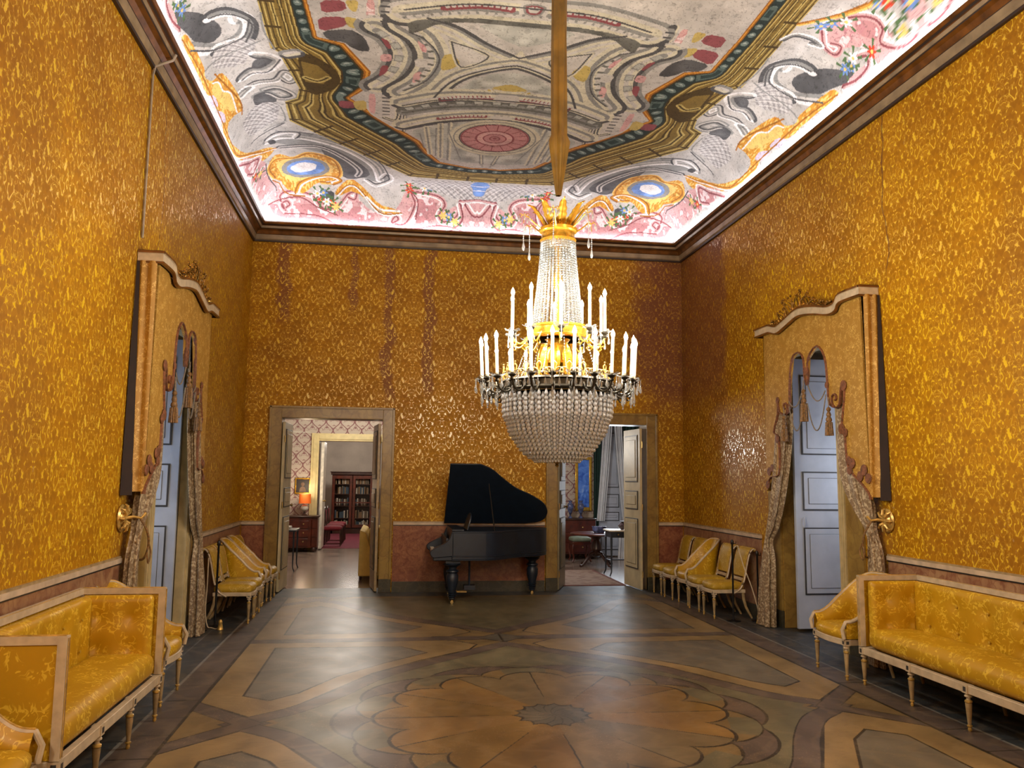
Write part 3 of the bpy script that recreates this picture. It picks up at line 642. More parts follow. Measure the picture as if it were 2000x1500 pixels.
# marble dado, rail and plinth on every wall run
def run(side, a0, a1):
    """one stretch of dado: marble slab, rail, plinth; a = position along the wall"""
    def bx(m, o, z0, z1, mi=0):
        if side == 'L': m.box(WL, WL+o, a0, a1, z0, z1, mi)
        elif side == 'R': m.box(WR-o, WR, a0, a1, z0, z1, mi)
        else: m.box(a0, a1, YB-o, YB, z0, z1, mi)
    m = MB(); bx(m, .012, .16, 1.0); bx(m, .03, 0, .16, 1)
    bx(m, .022, 1.0, 1.012, 2); bx(m, .03, 1.012, 1.05, 3); bx(m, .02, 1.05, 1.066, 4)
    struct('trim_%d' % ring.n, m, ['greymarble' if side in 'LR' else 'redmarble', 'darkmarble', 'slate', 'rail', 'dimcream']); ring.n += 1
run('L', YF, 7.30); run('L', 9.98, YB); run('R', YF, 7.28); run('R', 9.98, YB)
run('B', WL+.031, -1.85); run('B', .05, 2.415); run('B', 4.262, WR-.031)
# marble door surrounds in the back wall
for n, (x0, x1) in enumerate((D1, D2)):
    m = MB(); fw = .175
    for (p, q) in ((x0-fw, x0), (x1, x1+fw)):
        m.box(p, q, YB-.05, YB, .20, DH+fw); m.box(p-.006, q+.006, YB-.062, YB, 0, .20, 1)
    m.box(x0, x1, YB-.05, YB, DH, DH+fw)
    o0, o1 = x0-fw, x1+fw
    m.box(o0-.004, o0+.03, YB-.07, YB-.05, .2, DH+fw); m.box(o1-.03, o1+.004, YB-.07, YB-.05, .2, DH+fw); m.box(o0, o1, YB-.07, YB-.05, DH+fw-.03, DH+fw+.004)
    for xx in (x0, x1): m.box(xx-.006, xx+.006, YB-.056, YB+.34, 0, DH, 0)
    m.box(x0, x1, YB-.04, YB+.34, DH-.006, DH+.004, 0)
    struct('trim_%d' % ring.n, m, ['yellowmarble', 'darkmarble'], bevel=.004); ring.n += 1
# marble jamb bands beside the two window recesses
for side in 'LR':
    m = MB()
    for a0, a1 in ((RA0-.30, RA0), (RA1, RA1+.30)):
        for z0, z1, mi, o in ((.2, RZ+.2, 0, .03), (0, .2, 1, .04)):
            if side == 'L': m.box(WL, WL+o, a0, a1, z0, z1, mi)
            else: m.box(WR-o, WR, a0, a1, z0, z1, mi)
    if side == 'L': m.box(WL, WL+.03, RA0, RA1, RZ, RZ+.2)
    else: m.box(WR-.03, WR, RA0, RA1, RZ, RZ+.2)
    struct('trim_%d' % ring.n, m, ['yellowmarble', 'darkmarble'], bevel=.004); ring.n += 1
# window recesses: deep reveal, window wall with a slit of daylight, and open shutter leaf
def panel_leaf(m, fx, wd, z0, z1, panels, th=.045, mi=0, ml=1):
    """door leaf in a local frame: fx maps (u across, v thickness, z) to the room"""
    def bx(u0, u1, v0, v1, a, b, k):
        vs = [fx(u, v, z) for z in (a, b) for v in (v0, v1) for u in (u0, u1)]
        m.add(vs, [(0, 2, 3, 1), (4, 5, 7, 6), (0, 1, 5, 4), (2, 6, 7, 3), (0, 4, 6, 2), (1, 3, 7, 5)], k)
    bx(0, wd, 0, th, z0, z1, mi)
    for (a, b) in panels:
        for sgn, v in ((1, th), (-1, 0)):
            e = .012*sgn
            lo, hi = sorted((v, v+e))
            q = .12*wd
            bx(q, wd-q, lo, hi, a, b, ml)                     # dark outer moulding
            bx(q+.016, wd-q-.016, *sorted((v, v+e*1.25)), a+.016, b-.016, mi)
            bx(q+.09*wd, wd-q-.09*wd, *sorted((v, v+e*1.6)), a+.075, b-.075, ml)
            bx(q+.09*wd+.004, wd-q-.09*wd-.004, *sorted((v, v+e*2.0)), a+.079, b-.079, mi)
for side in 'LR':
    sg = -1 if side == 'L' else 1; xw = WL if side == 'L' else WR
    X = lambda o: xw+sg*o
    m = MB(); dp = 1.25
    def bx(o0, o1, a0, a1, z0, z1, mi=0): a, b = sorted((X(o0), X(o1))); m.box(a, b, a0, a1, z0, z1, mi)
    bx(.35, dp, RA0-.06, RA0, -.02, RZ+.1, 1); bx(.35, dp, RA1, RA1+.06, -.02, RZ+.1, 1)
    bx(.0, dp, RA0, RA1, -.06, -.001, 2); bx(.35, dp, RA0-.06, RA1+.06, RZ, RZ+.06, 0)
    bx(dp, dp+.08, RA0-.06, RA1+.06, -.05, RZ+.1, 0)
    struct('wall_%s' % ('recess_left' if side == 'L' else 'recess_right'), m, ['framecream', 'yellowmarble' if side == 'R' else 'framecream', 'slate'])
    # cream casing of the window at the end of the recess, glazed with daylight
    wn = thing('window_1' if side == 'L' else 'window_2', None, None, (X(dp-.02), (RA0+RA1)/2, 0)); wn['kind'] = 'structure'
    m = MB(); f0, f1 = RA0+.02, RA1-.02; L0 = wn.location
    for (a0, a1) in ((f0, f0+.10), (f1-.10, f1), (f0+.62, f0+.72)): bx(dp-.10, dp-.002, a0, a1, .002, RZ-.04)
    bx(dp-.10, dp-.002, f0, f1, RZ-.14, RZ-.04); bx(dp-.10, dp-.002, f0, f1, 2.55, 2.63); bx(dp-.10, dp-.002, f0, f1, .002, .12)
    m.build('window_frame', 'framecream', wn, True, .004, world=L0)
    m = MB(); bx(dp-.03, dp-.024, f0+.1, f1-.1, .12, RZ-.14); m.build('pane', 'bluelight', wn, False, 0, world=L0)
    m = MB()
    bx(dp-.14, dp-.105, f0+.36, f0+.74, .02, 2.6); bx(dp-.14, dp-.105, f0+.74, f1, .02, RZ-.1); bx(dp-.14, dp-.105, f0, f0+.20, .02, 2.6)
    m.build('inner_shutter', 'bluepaint', wn, True, .004, world=L0)
    # shutter leaf folded back against the far side of the recess
    d = thing('door_3' if side == 'L' else 'door_4', None, None, (X(.03), RA1-.2, 0)); d['kind'] = 'structure'
    m = MB(); x0 = X(.06); yy = RA1-.20 if side == 'R' else RA1-.09
    panel_leaf(m, lambda u, v, z: (X(.05+u), yy-v, z), .76, .03, 3.22, [(.42, 1.20), (1.40, 1.86), (2.06, 3.02)])
    m.build('door_leaf', ['bluepaint', 'darkline'], d, True, .003, world=d.location)
    m = MB(); kx = X(.05+.68 if side == 'L' else .05+.10); m.tube([(kx, yy-.05, 1.20), (kx, yy-.075, 1.24), (kx, yy-.06, 1.32)], .008, 6); m.build('latch', 'bluepaint', d, world=d.location)
    # moulded casing at the wall face
    m = MB()
    for a0, a1 in ((RA0-.005, RA0+.10), (RA1-.06, RA1+.08))[:2 if side == 'L' else 1]:
        for k, (da, o) in enumerate(((0, .05), (.022, .062), (.05, .07))):
            a, b = sorted((X(-o), X(.05))); m.box(a, b, a0+da, a1-da*.6, .0, RZ)
    a, b = sorted((X(-.05), X(.05))); m.box(a, b, RA0, RA1, RZ-.12, RZ)
    for a0, a1 in ((RA0-.002, RA0+.006), (RA1-.006, RA1+.002)): a, b = sorted((X(0), X(.36))); m.box(a, b, a0, a1, 0, RZ, 1)
    struct('trim_%d' % ring.n, m, ['framecream', 'yellowmarble' if side == 'R' else 'framecream'], bevel=.004); ring.n += 1
# silver tube that climbs the left wall from the pelmet and hooks over the cornice
m = MB(); m.tube([(WL+.012, 7.335, 3.80), (WL+.012, 7.34, 5.30), (WL+.03, 7.33, 5.38), (WL+.07, 7.36, 5.42), (WL+.15, 7.43, 5.50), (WL+.17, 7.44, 5.56)], [.011]*3+[.012, .011, .014], 8)
m.tube([(WL+.024, 7.30, 3.80), (WL+.024, 7.302, 5.28), (WL+.03, 7.33, 5.36)], .004, 6)
prop(m.build('metal_tube', 'steel'), 'thin silver tube rising from left pelmet and bending over the cornice', 'tube')

# ---------------------------------------------------------------- door leaves of the back wall, opened into the rooms beyond
def back_leaf(name, hinge, ang, wd, label_mat, latch=True):
    d = thing(name, None, None, (hinge[0], hinge[1], 0)); d['kind'] = 'structure'
    c, s = math.cos(ang), math.sin(ang); m = MB()
    panel_leaf(m, lambda u, v, z: (c*u-s*v, s*u+c*v, z), wd, .015, 2.56, [(.32, 1.12), (1.26, 1.56), (1.70, 2.46)], .04)
    m.build('door_leaf', label_mat, d, True, .003)
    m = MB()
    for z in (.25, 1.3, 2.3): m.lathe([(.012, -.05), (.012, .05)], 8, (0, .0, z))
    m.build('hinge', 'brass', d)
    if latch:
        m = MB()
        for sv in (-.02, .06): m.lathe([(.02, 0), (.026, .008), (.012, .02), (.008, .035), (.024, .05), (.022, .068), (0, .075)], 10, (c*(wd-.06)-s*.02, s*(wd-.06)+c*.02, 1.28), ax='x')
        m.build('knob', 'brass', d)
    return d
back_leaf('door_1', (D1[0]+.055, YB+.02), math.radians(88), .74, ['doorpaint', 'darkline'])
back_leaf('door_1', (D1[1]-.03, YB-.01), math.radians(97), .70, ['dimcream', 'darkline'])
back_leaf('door_2', (D2[1]-.10, YB-.10), math.radians(94), .74, ['doorpaint', 'darkline'])
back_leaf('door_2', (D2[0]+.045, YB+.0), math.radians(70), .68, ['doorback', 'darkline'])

# ---------------------------------------------------------------- seats
def turned_leg(m, x, y, h, r=.021, blk=.052):
    """square block with a rosette, gilt rings, fluted taper, small foot; materials 0 cream 1 gilt 2 dark"""
    m.box(x-blk/2, x+blk/2, y-blk/2, y+blk/2, h, h+blk, 0)
    for dx, dy in ((0, 1), (1, 0), (0, -1), (-1, 0)):
        e = blk/2
        m.box(x+dx*e-(.013 if dy else .002), x+dx*e+(.013 if dy else .002), y+dy*e-(.013 if dx else .002), y+dy*e+(.013 if dx else .002), h+.013, h+blk-.013, 2)
    m.lathe([(r*.9, h), (r*.9, h-.012), (r*1.15, h-.016), (r*1.15, h-.024), (r*.6, h-.030), (r*.62, h-.045)], 12, (x, y, 0), 0)
    m.lathe([(r*.7, h-.045), (r*1.1, h-.052), (r*1.12, h-.062), (r*.8, h-.068)], 12, (x, y, 0), 1)
    m.lathe([(r*1.0, h-.068), (r*.96, h-.09), (r*.55, .05), (r*.5, .045)], 12, (x, y, 0), 3)
    m.lathe([(r*.5, .047), (r*.8, .042), (r*.8, .034), (r*.45, .028), (r*.62, .012), (r*.4, 0)], 12, (x, y, 0), 1)
LEGM = ['cream', 'gilt', 'darkline', 'dimcream']
def seat_rail_pts(w, d, n=10):
    """seat plan: straight back, bowed front"""
    pts = [(-w*.44, -d/2), (w*.44, -d/2)]
    for i in range(n+1):
        t = -1+2*i/n; pts.append((w/2*(-t) if False else w/2*(1-2*i/n), d/2+.035*(1-t*t)-.0))
    return pts
def make_side_chair():
    w, d = .41, .44
    t = thing('side_chair', 'x', 'chair')
    rp = seat_rail_pts(w, d); m = MB()
    m.prism(rp, .318, .362); m.build('seat_rail', 'cream', t, bevel=.004)
    m = MB()
    def wp(o): # trapezoid + bowed front
        k = .88+.12*(o[1]/d+.5); f = .035*(1-(o[0]/(w/2))**2) if o[1] > 0 else 0
        return [o[0]*k, o[1]+f*max(0, o[1]/(d/2)), o[2]]
    m.puff((0, 0, .40), (w*.97, d*.97, .085), (12, 12, 4), .42, (0, 0, .018), warp=wp)
    m.build('seat', 'uph_worn', t)
    for sx in (-1, 1):
        m = MB(); turned_leg(m, sx*(w/2-.03), d/2-.02, .30); m.build('leg', LEGM, t)
    for sx in (-1, 1):
        m = MB(); x = sx*(w*.44-.016)
        m.tube([(x, -d/2+.03, .34), (x, -d/2+.02, .24), (x, -d/2-.01, .14), (x, -d/2-.06, .05), (x, -d/2-.09, 0)], [.022, .020, .017, .015, .014], 8, flat=.75)
        m.build('leg', 'dimcream', t)
    # scrolled back: the stiles sweep up from the seat rail and roll over at the crest
    pr = [(-.06, .315), (-.14, .36), (-.195, .45), (-.222, .55), (-.245, .66), (-.268, .76), (-.295, .83), (-.33, .865), (-.362, .858)]
    pr = catmull(pr, 3)
    for sx in (-1, 1):
        m = MB(); m.tube([(sx*(w*.46-.01), y, z) for y, z in pr], [.019]*len(pr), 8, flat=.62, up=(0, -.5, 1))
        st = m.build('back_stile', 'cream', t)
        m = MB(); m.tube([(sx*(w*.46-.01)*1.0, y+.014, z+.012) for y, z in pr], [.006]*len(pr), 6)
        m.build('gilt_line', 'gilt', st)
    bp = [p for p in pr if p[1] > .50 or p[0] < -.33]
    def bf(u, v, o):
        k = v*(len(bp)-1); i = min(int(k), len(bp)-2); f = k-i; y = bp[i][0]*(1-f)+bp[i+1][0]*f; z = bp[i][1]*(1-f)+bp[i+1][1]*f
        q = (1-(2*u-1)**4)*(.4+.6*math.sin(PI*min(1, max(0, v))))
        return ((2*u-1)*(w*.46-.022), y+(.022*q if o else -.014)+(.008 if o else 0), z+(.010 if o else -.004))
    m = MB(); m.grid(lambda u, v: bf(u, v, 1), 8, 16); m.grid(lambda u, v: bf(u, v, 0), 8, 16)
    for u in (0, 1): m.add([bf(u, j/16, 1) for j in range(17)]+[bf(u, j/16, 0) for j in range(17)], [(j, j+1, 18+j, 17+j) for j in range(16)])
    m.add([bf(i/8, 0, 1) for i in range(9)]+[bf(i/8, 0, 0) for i in range(9)], [(j, j+1, 10+j, 9+j) for j in range(8)])
    m.build('backrest', 'uph_worn', t)
    m = MB(); m.tube([(-(w*.46-.005), -.352, .862), (w*.46-.005, -.352, .862)], .021, 12); m.build('crest_roll', 'uph_worn', t)
    m = MB(); m.box(-(w*.46-.02), w*.46-.02, -.222, -.198, .462, .50); m.build('cross_rail', 'cream', t, bevel=.004)
    return t
def make_armchair(w=.56, d=.52, h=.88, seat_z=.42):
    t = thing('gondola_armchair', 'x', 'armchair')
    def plan(s, k=1.0):
        """s -1..1 from right front round the back to left front"""
        a = abs(s)
        if a > .52: q = (a-.52)/.48; x = w/2-.005; y = -d*.10+q*(d*.60)
        else: q = a/.52; an = q*PI/2; x = (w/2-.005)*math.sin(an)**.85 if an > 0 else 0; y = -d*.10-(d*.42)*math.cos(an)**.9
        return (math.copysign(x, s)*k, y*(k if y < 0 else 1))
    def top(s):
        a = abs(s)
        q = min(1, max(0, (a-.16)/.80)); e = q*q*(3-2*q)
        return h-(h-.505)*e-.05*math.sin(PI*q)*0
    N = 44
    def rise(s):
        return top(s)
    pts = [(*plan(-1+2*i/N), rise(-1+2*i/N)) for i in range(N+1)]
    m = MB()
    P = [(x, y-.05*max(0, (z-.6))/.3*(1 if y < 0 else .3), z) for x, y, z in pts]
    P = [(P[0][0]*1.0, P[0][1]+.02, .36), (P[0][0]*1.0, P[0][1]+.035, .44)]+P+[(P[-1][0], P[-1][1]+.035, .44), (P[-1][0], P[-1][1]+.02, .36)]
    m.tube(P, .017, 8); m.build('top_rail', 'cream', t)
    m = MB(); m.tube([(x*.985, y+.004, z+.014) for x, y, z in P[2:-2]], .006, 6); m.build('gilt_line', 'gilt', t)
    def sh(i, v, k):
        s = -1+2*i/N; x, y = plan(s); z1 = rise(s); z = .36+(z1-.36)*v
        y2 = y-.05*max(0, (z-.6))/.3*(1 if y < 0 else .3); L = math.hypot(x, y-.0)+1e-6
        th = .045*math.sin(PI*min(.96, v*.9+.08))+.01 if k else -.010
        return (x*(1-th/(w/2)), y2*(1-th/(d/2)*1.0) if y < 0 else y2, z)
    m = MB(); m.grid(lambda u, v: sh(u*N, v, 1), N, 12); m.build('backrest', 'uph', t)
    m = MB(); m.grid(lambda u, v: sh(u*N, v, 0), N, 6); m.build('outer_back', 'uph', t)
    m = MB()
    def wp(o):
        q = max(0, -o[1]/(d/2)); k = 1-.20*q*q; f = .045*(1-(o[0]/(w/2))**2)*max(0, o[1]/(d/2)); return [o[0]*k, o[1]+f, o[2]]
    m.puff((0, .02, seat_z-.035), (w*.93, d*.92, .10), (14, 14, 4), .42, (0, 0, .02), warp=wp); m.build('seat', 'uph', t)
    rp = []
    for i in range(25):
        s = -1+2*i/24; x, y = plan(s); rp.append((x*1.0, y))
    for i in range(1, 10):
        q = i/10; rp.append((w/2*(1-2*q)*(-1) if False else (-(w/2-.005)*(2*q-1)) if False else ((w/2-.005)*(1-2*q)), d*.5+.045*(1-(1-2*q)**2)))
    m = MB(); m.prism(rp, .30, .352); m.build('seat_rail', 'cream', t, bevel=.004)
    for sx in (-1, 1):
        m = MB(); turned_leg(m, sx*(w/2-.028), d/2-.01, .30, .022); m.build('leg', LEGM, t)
        m = MB(); m.tube([(sx*w*.34, -d*.33, .31), (sx*w*.35, -d*.36, .16), (sx*w*.36, -d*.44, 0)], [.02, .017, .014], 8); m.build('leg', 'dimcream', t)
    return t
def make_sofa(L=1.86, d=.60):
    """x along the length, y from the wall (0) to the front (d)"""
    t = thing('settee', 'x', 'sofa'); zt = .93; zr = .262; zs = .325
    for i in range(4):
        x = .035+(L-.07)*i/3; m = MB(); turned_leg(m, x, d-.03, .262, .023, .058); m.build('leg', LEGM, t)
    for x in (.035, L*.5, L-.035):
        m = MB(); m.tube([(x, .05, .27), (x, .045, .12), (x, .02, 0)], [.02, .017, .013], 8); m.build('leg', 'dimcream', t)
    m = MB(); m.box(.06, L-.06, d-.052, d-.008, zr, zs-.004); m.box(.006, .05, .03, d-.06, zr, zs-.004); m.box(L-.05, L-.006, .03, d-.06, zr, zs-.004); m.box(.03, L-.03, .0, .04, zr, zs)
    m.build('seat_rail', 'cream', t, bevel=.004)
    m = MB()
    for x in (0, L-.042):
        m.box(x, x+.042, d-.05, d-.004, zs, zt); m.box(x, x+.042, 0, d-.05, zt-.042, zt); m.box(x, x+.042, -.0, .042, zs, zt-.042)
    m.box(.042, L-.042, -.0, .042, zt-.042, zt); m.cur = 1
    for x in (0, L-.042):
        for q in (.010, .030): m.tube([(x+q, d-.002, zs+.01), (x+q, d-.002, zt-.01)], .003, 5)
        for q in (.010, .032): m.tube([(x+q, .03, zt+.001), (x+q, d-.012, zt+.001)], .003, 5)
    m.tube([(.04, .034, zt+.001), (L-.04, .034, zt+.001)], .003, 5)
    m.build('frame', ['cream', 'gilt'], t)
    for x in (.012, L-.024): m = MB(); m.box(x, x+.012, .042, d-.05, zs, zt-.042); m.build('outer_arm_panel', 'uph', t)
    m = MB(); m.box(.042, L-.042, .008, .02, zs, zt-.042); m.build('outer_back_panel', 'uph', t)
    for s_ in (0, 1):   # inner arm cushions, buttoned
        m = MB(); x = .054+.03 if s_ == 0 else L-.054-.03
        tf = [(yy, zz) for yy in (-.12, .10) for zz in (-.09, .12)]
        if s_ == 0: m.puff((x, d/2-.01, .62), (.075, d-.12, .535), (4, 22, 22), .38, (.014, 0, 0), tf, 0, .075, .020)
        else:
            m.T = Matrix.Translation((x, 0, 0)) @ Matrix.Scale(-1, 4, (1, 0, 0)); m.puff((0, d/2-.01, .62), (.075, d-.12, .535), (4, 22, 22), .38, (.014, 0, 0), tf, 0, .075, .020)
        m.build('arm_cushion', 'uph', t)
    n = 5; tf = [((k+.5)*(L-.26)/n-(L-.26)/2, zz) for k in range(n) for zz in (-.08, .13)]
    m = MB(); m.puff((L/2, .088, .62), (L-.21, .085, .535), (50, 4, 20), .38, (0, .016, 0), [(b, a) for a, b in tf], 1, .08, .020); m.build('back_cushion', 'uph', t)
    m = MB(); m.puff((L/2, .345, .405), (L-.16, d-.155, .155), (30, 12, 6), .34, (0, .006, .030)); m.build('seat_cushion', 'uph', t)
    m = MB()
    m.tube([(.09, d-.074, .343), (L-.09, d-.074, .343)], .005, 6); m.build('piping', 'uph_worn', t)
    for a, b in tf: m = MB(); m.puff((L/2+a, .128, .62+b), (.020, .012, .020), (3, 3, 3), .45); m.build('button', 'uph_worn', t)
    return t
# rotation: local +y is the front of a seat; left wall seats face +X, right wall seats face -X
FL, FR = -PI/2, PI/2
sofa = make_sofa(); sofa.location = (WL+.035, 6.37, 0); sofa.rotation_euler = (0, 0, FL)
sofa['label'] = 'yellow silk settee with square arms against the left wall'; sofa['group'] = 'yellow settees'
sofa = make_sofa(2.02); sofa.location = (WR-.035, 4.785, 0); sofa.rotation_euler = (0, 0, FR)
sofa['label'] = 'yellow silk settee with square arms against the right wall'; sofa['group'] = 'yellow settees'
arm = make_armchair(); arm.location = (-1.93, 6.95, 0); arm.rotation_euler = (0, 0, FL)
arm['label'] = 'yellow gondola armchair just behind the far end of the left settee'; arm['group'] = 'gondola armchairs with gilt rails'
dup(arm, (4.29, 7.19, 0), FR, 'yellow gondola armchair in front of the right blue door leaf')
dup(arm, (-1.93, 4.12, 0), FL, 'yellow gondola armchair cut by the bottom left corner of the photo')
rowarm = make_armchair(.43, .47, .90, .43); rowarm['group'] = 'gondola armchairs with gilt rails'
rowarm.location = (-1.90, 11.33, 0); rowarm.rotation_euler = (0, 0, FL); rowarm['label'] = 'gondola armchair third from the front in the left row of chairs'
dup(rowarm, (-1.90, 11.80, 0), FL, 'gondola armchair fourth from the front in the left row of chairs')
dup(rowarm, (4.37, 11.33, 0), FR, 'gondola armchair in the middle of the right row of five')
chair = make_side_chair(); G = 'side chairs with scrolled backs'
chair['group'] = G; chair.location = (-1.83, 10.42, 0); chair.rotation_euler = (0, 0, FL); chair['label'] = 'front scroll-backed side chair of the left row, beside the black post'
for y, s in ((10.87, 'second scroll-backed side chair from the front of the left row'), (12.245, 'scroll-backed side chair behind the two armchairs of the left row'), (12.68-.0, None)):
    if s: dup(chair, (-1.83, y, 0), FL, s)
for y, s in ((10.27, 'nearest scroll-backed side chair of the right row, behind the black post'), (10.79, 'second nearest scroll-backed side chair of the right row'), (11.83, 'scroll-backed side chair just beyond the armchair of the right row'), (12.33, 'farthest side chair of the right row, beside the open cream door leaf')):
    dup(chair, (4.30, y, 0), FR, s)

# ---------------------------------------------------------------- chandelier
def crystal_drop(m, x, y, z, L=.05, r=.012, n=6, ang=0, out=(0, 0)):
    pr = [(.001, 0), (r*.35, -L*.12), (r*.5, -L*.3), (r, -L*.68), (r*.7, -L*.88), (.001, -L)]
    vs = []; b = 0
    for rr, zz in pr[1:-1]:
        for k in range(n):
            a = 2*PI*k/n+ang; vs.append((x+rr*math.cos(a)+out[0]*zz, y+rr*math.sin(a)+out[1]*zz, z+zz))
    top, bot = len(vs), len(vs)+1; vs += [(x, y, z), (x-out[0]*L*1.0, y-out[1]*L, z-L)]
    R = len(pr)-2; fs = [(top, (k+1) % n, k) for k in range(n)]+[(bot, (R-1)*n+k, (R-1)*n+(k+1) % n) for k in range(n)]
    for i in range(R-1): fs += [(i*n+k, i*n+(k+1) % n, (i+1)*n+(k+1) % n, (i+1)*n+k) for k in range(n)]
    m.add(vs, fs)
def spin(o, parent, n, name=None, start=1):
    """n-1 copies of a part (and its sub-parts) turned about the parent's axis"""
    for k in range(start, n):
        c = o.copy(); COL.objects.link(c); c.parent = parent; c.rotation_euler = (0, 0, 2*PI*k/n)
        for g in o.children:
            d = g.copy(); COL.objects.link(d); d.parent = c
def chandelier():
    z0 = 1.90; C = (1.265, 6.2, 0)
    t = thing('chandelier', 'large crystal and gilt chandelier with lit candle bulbs hanging from fabric sleeve', 'chandelier', C)
    # fabric sleeve round the chain: gathered folds, wide at the ceiling, tied at the crown
    def sl(u, v):
        z = 6.25-(6.25-4.0)*v; a = 2*PI*u; R = (.060-.004*v) if v < .80 else (.056*(1-(v-.80)/.20)+.020)
        R *= 1+.16*math.sin(a*5+v*3)+.08*math.sin(a*9-v*4); return (R*math.cos(a), R*math.sin(a), z)
    m = MB(); m.grid(sl, 60, 40); m.build('fabric_sleeve', 'sleeve', t)
    # crown of plumes
    m = MB(); m.lathe([(.10, 3.60), (.138, 3.61), (.146, 3.63), (.132, 3.65), (.132, 3.69), (.150, 3.70), (.155, 3.72), (.14, 3.735), (.09, 3.74), (.05, 3.72)], 32)
    m.build('crown_band', 'gold', t)
    def plume(k, L, lean, wid):
        m = MB()
        def f(u, v):
            q = 2*u-1; rr = .11+lean*(.35*math.sin(v*PI*.5)+.65*v**1.8); z = 3.73+L*v-.03*max(0, v-.85)/.15; wv = wid*math.sin(PI*min(.97, v*.92+.08))**.7*(1-.25*v)
            sc = 1+.10*math.sin(v*34)
            return (rr-.02*q*q, q*wv*sc, z-.01*abs(q))
        m.grid(f, 4, 22); m.grid(lambda u, v: tuple(a+b for a, b in zip(f(u, v), (-.006, 0, 0))), 4, 22)
        m.tube([f(.5, v/8) for v in range(9)], [.005]*8+[.003], 6); return m
    a_ = plume(0, .21, .14, .044).build('gilt_plume', 'gold', t); spin(a_, t, 8)
    m = MB(); m.tube([(.14, 0, 3.71), (.20, 0, 3.75), (.26, 0, 3.80), (.29, 0, 3.79), (.295, 0, 3.74)], [.007, .006, .005, .004, .003], 6)
    for i in range(5):
        a = i*2*PI/5; m.tube([(.29, 0, 3.80), (.29+.03*math.cos(a), .03*math.sin(a), 3.815), (.29+.045*math.cos(a), .045*math.sin(a), 3.80)], .003, 5)
    br = m.build('crown_branch', 'gold', t); m = MB()
    for i in range(5): a = i*2*PI/5; crystal_drop(m, .29+.045*math.cos(a), .045*math.sin(a), 3.80, .05, .010)
    for i in range(9): crystal_drop(m, .295, 0, 3.74-i*.016, .017, .006, 5)
    crystal_drop(m, .295, 0, 3.60, .085, .013)
    m.build('crystal_pendant', 'crystal', br, kind='stuff'); br.rotation_euler = (0, 0, .2)
    for k in range(1, 6):
        c = br.copy(); COL.objects.link(c); c.parent = t; c.rotation_euler = (0, 0, .2+PI*k/3)
        for g in br.children: d = g.copy(); COL.objects.link(d); d.parent = c
    # central stem seen through the beads
    m = MB(); m.lathe([(.03, 3.62), (.022, 3.4), (.04, 3.3), (.02, 3.2), (.02, 2.95), (.10, 2.88), (.11, 2.84), (.05, 2.78), (.09, 2.70), (.095, 2.64), (.035, 2.56), (.03, 2.48), (.05, 2.44), (.02, 2.40), (.02, 2.0)], 20); m.build('central_stem', 'gold', t)
    m = MB()
    m.grid(lambda u, v: ((.115+.03*math.sin(v*PI)+.012*math.cos(u*2*PI)) , (2*u-1)*.040*math.sin(PI*min(.96, v+.04))**.6, 2.55+.24*v), 4, 10); a_ = m.build('acanthus_leaf', 'gold', t); spin(a_, t, 10)
    # bead column
    m = MB()
    for i in range(34):
        v = i/33; r = .132+.062*v**1.2; z = 3.60-.66*v
        crystal_drop(m, r, 0, z+.012, .024, .0125, 6, i)
    a_ = m.build('bead_strand', 'bead', t, kind='stuff'); spin(a_, t, 34)
    m = MB()
    for k in range(36):
        a = 2*PI*k/36; m.tube([(.134*math.cos(a), .134*math.sin(a), 3.62), (.138*math.cos(a), .138*math.sin(a), 3.55)], .006, 5)
    m.build('crystal_fringe', 'crystal', t, kind='stuff')
    # upper gilt ring with eight branches
    m = MB(); m.lathe([(.205, 2.83), (.235, 2.835), (.245, 2.85), (.235, 2.865), (.235, 2.905), (.25, 2.915), (.245, 2.93), (.215, 2.935), (.205, 2.91), (.205, 2.83)], 40); m.build('upper_ring', 'gold', t)
    def candle(arm_o, r, z, h, tilt=0):
        m = MB(); c = (r, 0, z)
        m.lathe([(.010, -.045), (.018, -.035), (.012, -.02), (.026, -.008), (.030, 0), (.016, .004), (.015, .012)], 12, c); m.build('candle_cup', 'bronze', arm_o)
        m = MB()
        m.grid(lambda u, v: (r+(.015+.045*v)*(1+.12*v*math.cos(u*2*PI*6))*math.cos(u*2*PI), (.015+.045*v)*(1+.12*v*math.cos(u*2*PI*6))*math.sin(u*2*PI), z+.004+.012*v*v+.006*v*math.cos(u*2*PI*6)), 36, 2); m.build('drip_pan', 'crystal', arm_o)
        m = MB(); m.tube([(r, 0, z+.005), (r+tilt*h, .0, z+h)], .0115, 10); m.build('candle', 'candle', arm_o)
        m = MB(); m.lathe([(.007, 0), (.013, .010), (.016, .024), (.012, .040), (.005, .054), (.0005, .064)], 10, (r+tilt*h, 0, z+h)); m.build('bulb', 'bulb', arm_o)
    m = MB(); P = [(.235, 0, 2.86), (.27, 0, 2.81), (.31, 0, 2.78), (.35, 0, 2.79), (.375, 0, 2.83)]; m.tube(catmull(P, 4), .008, 6)
    m.tube(catmull([(.30, 0, 2.79), (.27, 0, 2.76), (.25, 0, 2.78), (.265, 0, 2.80)], 4), .005, 5); m.tube(catmull([(.33, 0, 2.79), (.35, 0, 2.76), (.375, 0, 2.775), (.36, 0, 2.80)], 4), .005, 5)
    a_ = m.build('upper_branch', 'gold', t); candle(a_, .375, 2.87, .285)
    m = MB(); 
    for dx in (-.03, .03):
        for i in range(4): crystal_drop(m, .375+dx, 0, 2.885-i*.014, .016, .005, 5)
        crystal_drop(m, .375+dx, 0, 2.83, .055, .010)
    m.build('crystal_pendant', 'crystal', a_, kind='stuff'); a_.rotation_euler = (0, 0, .18)
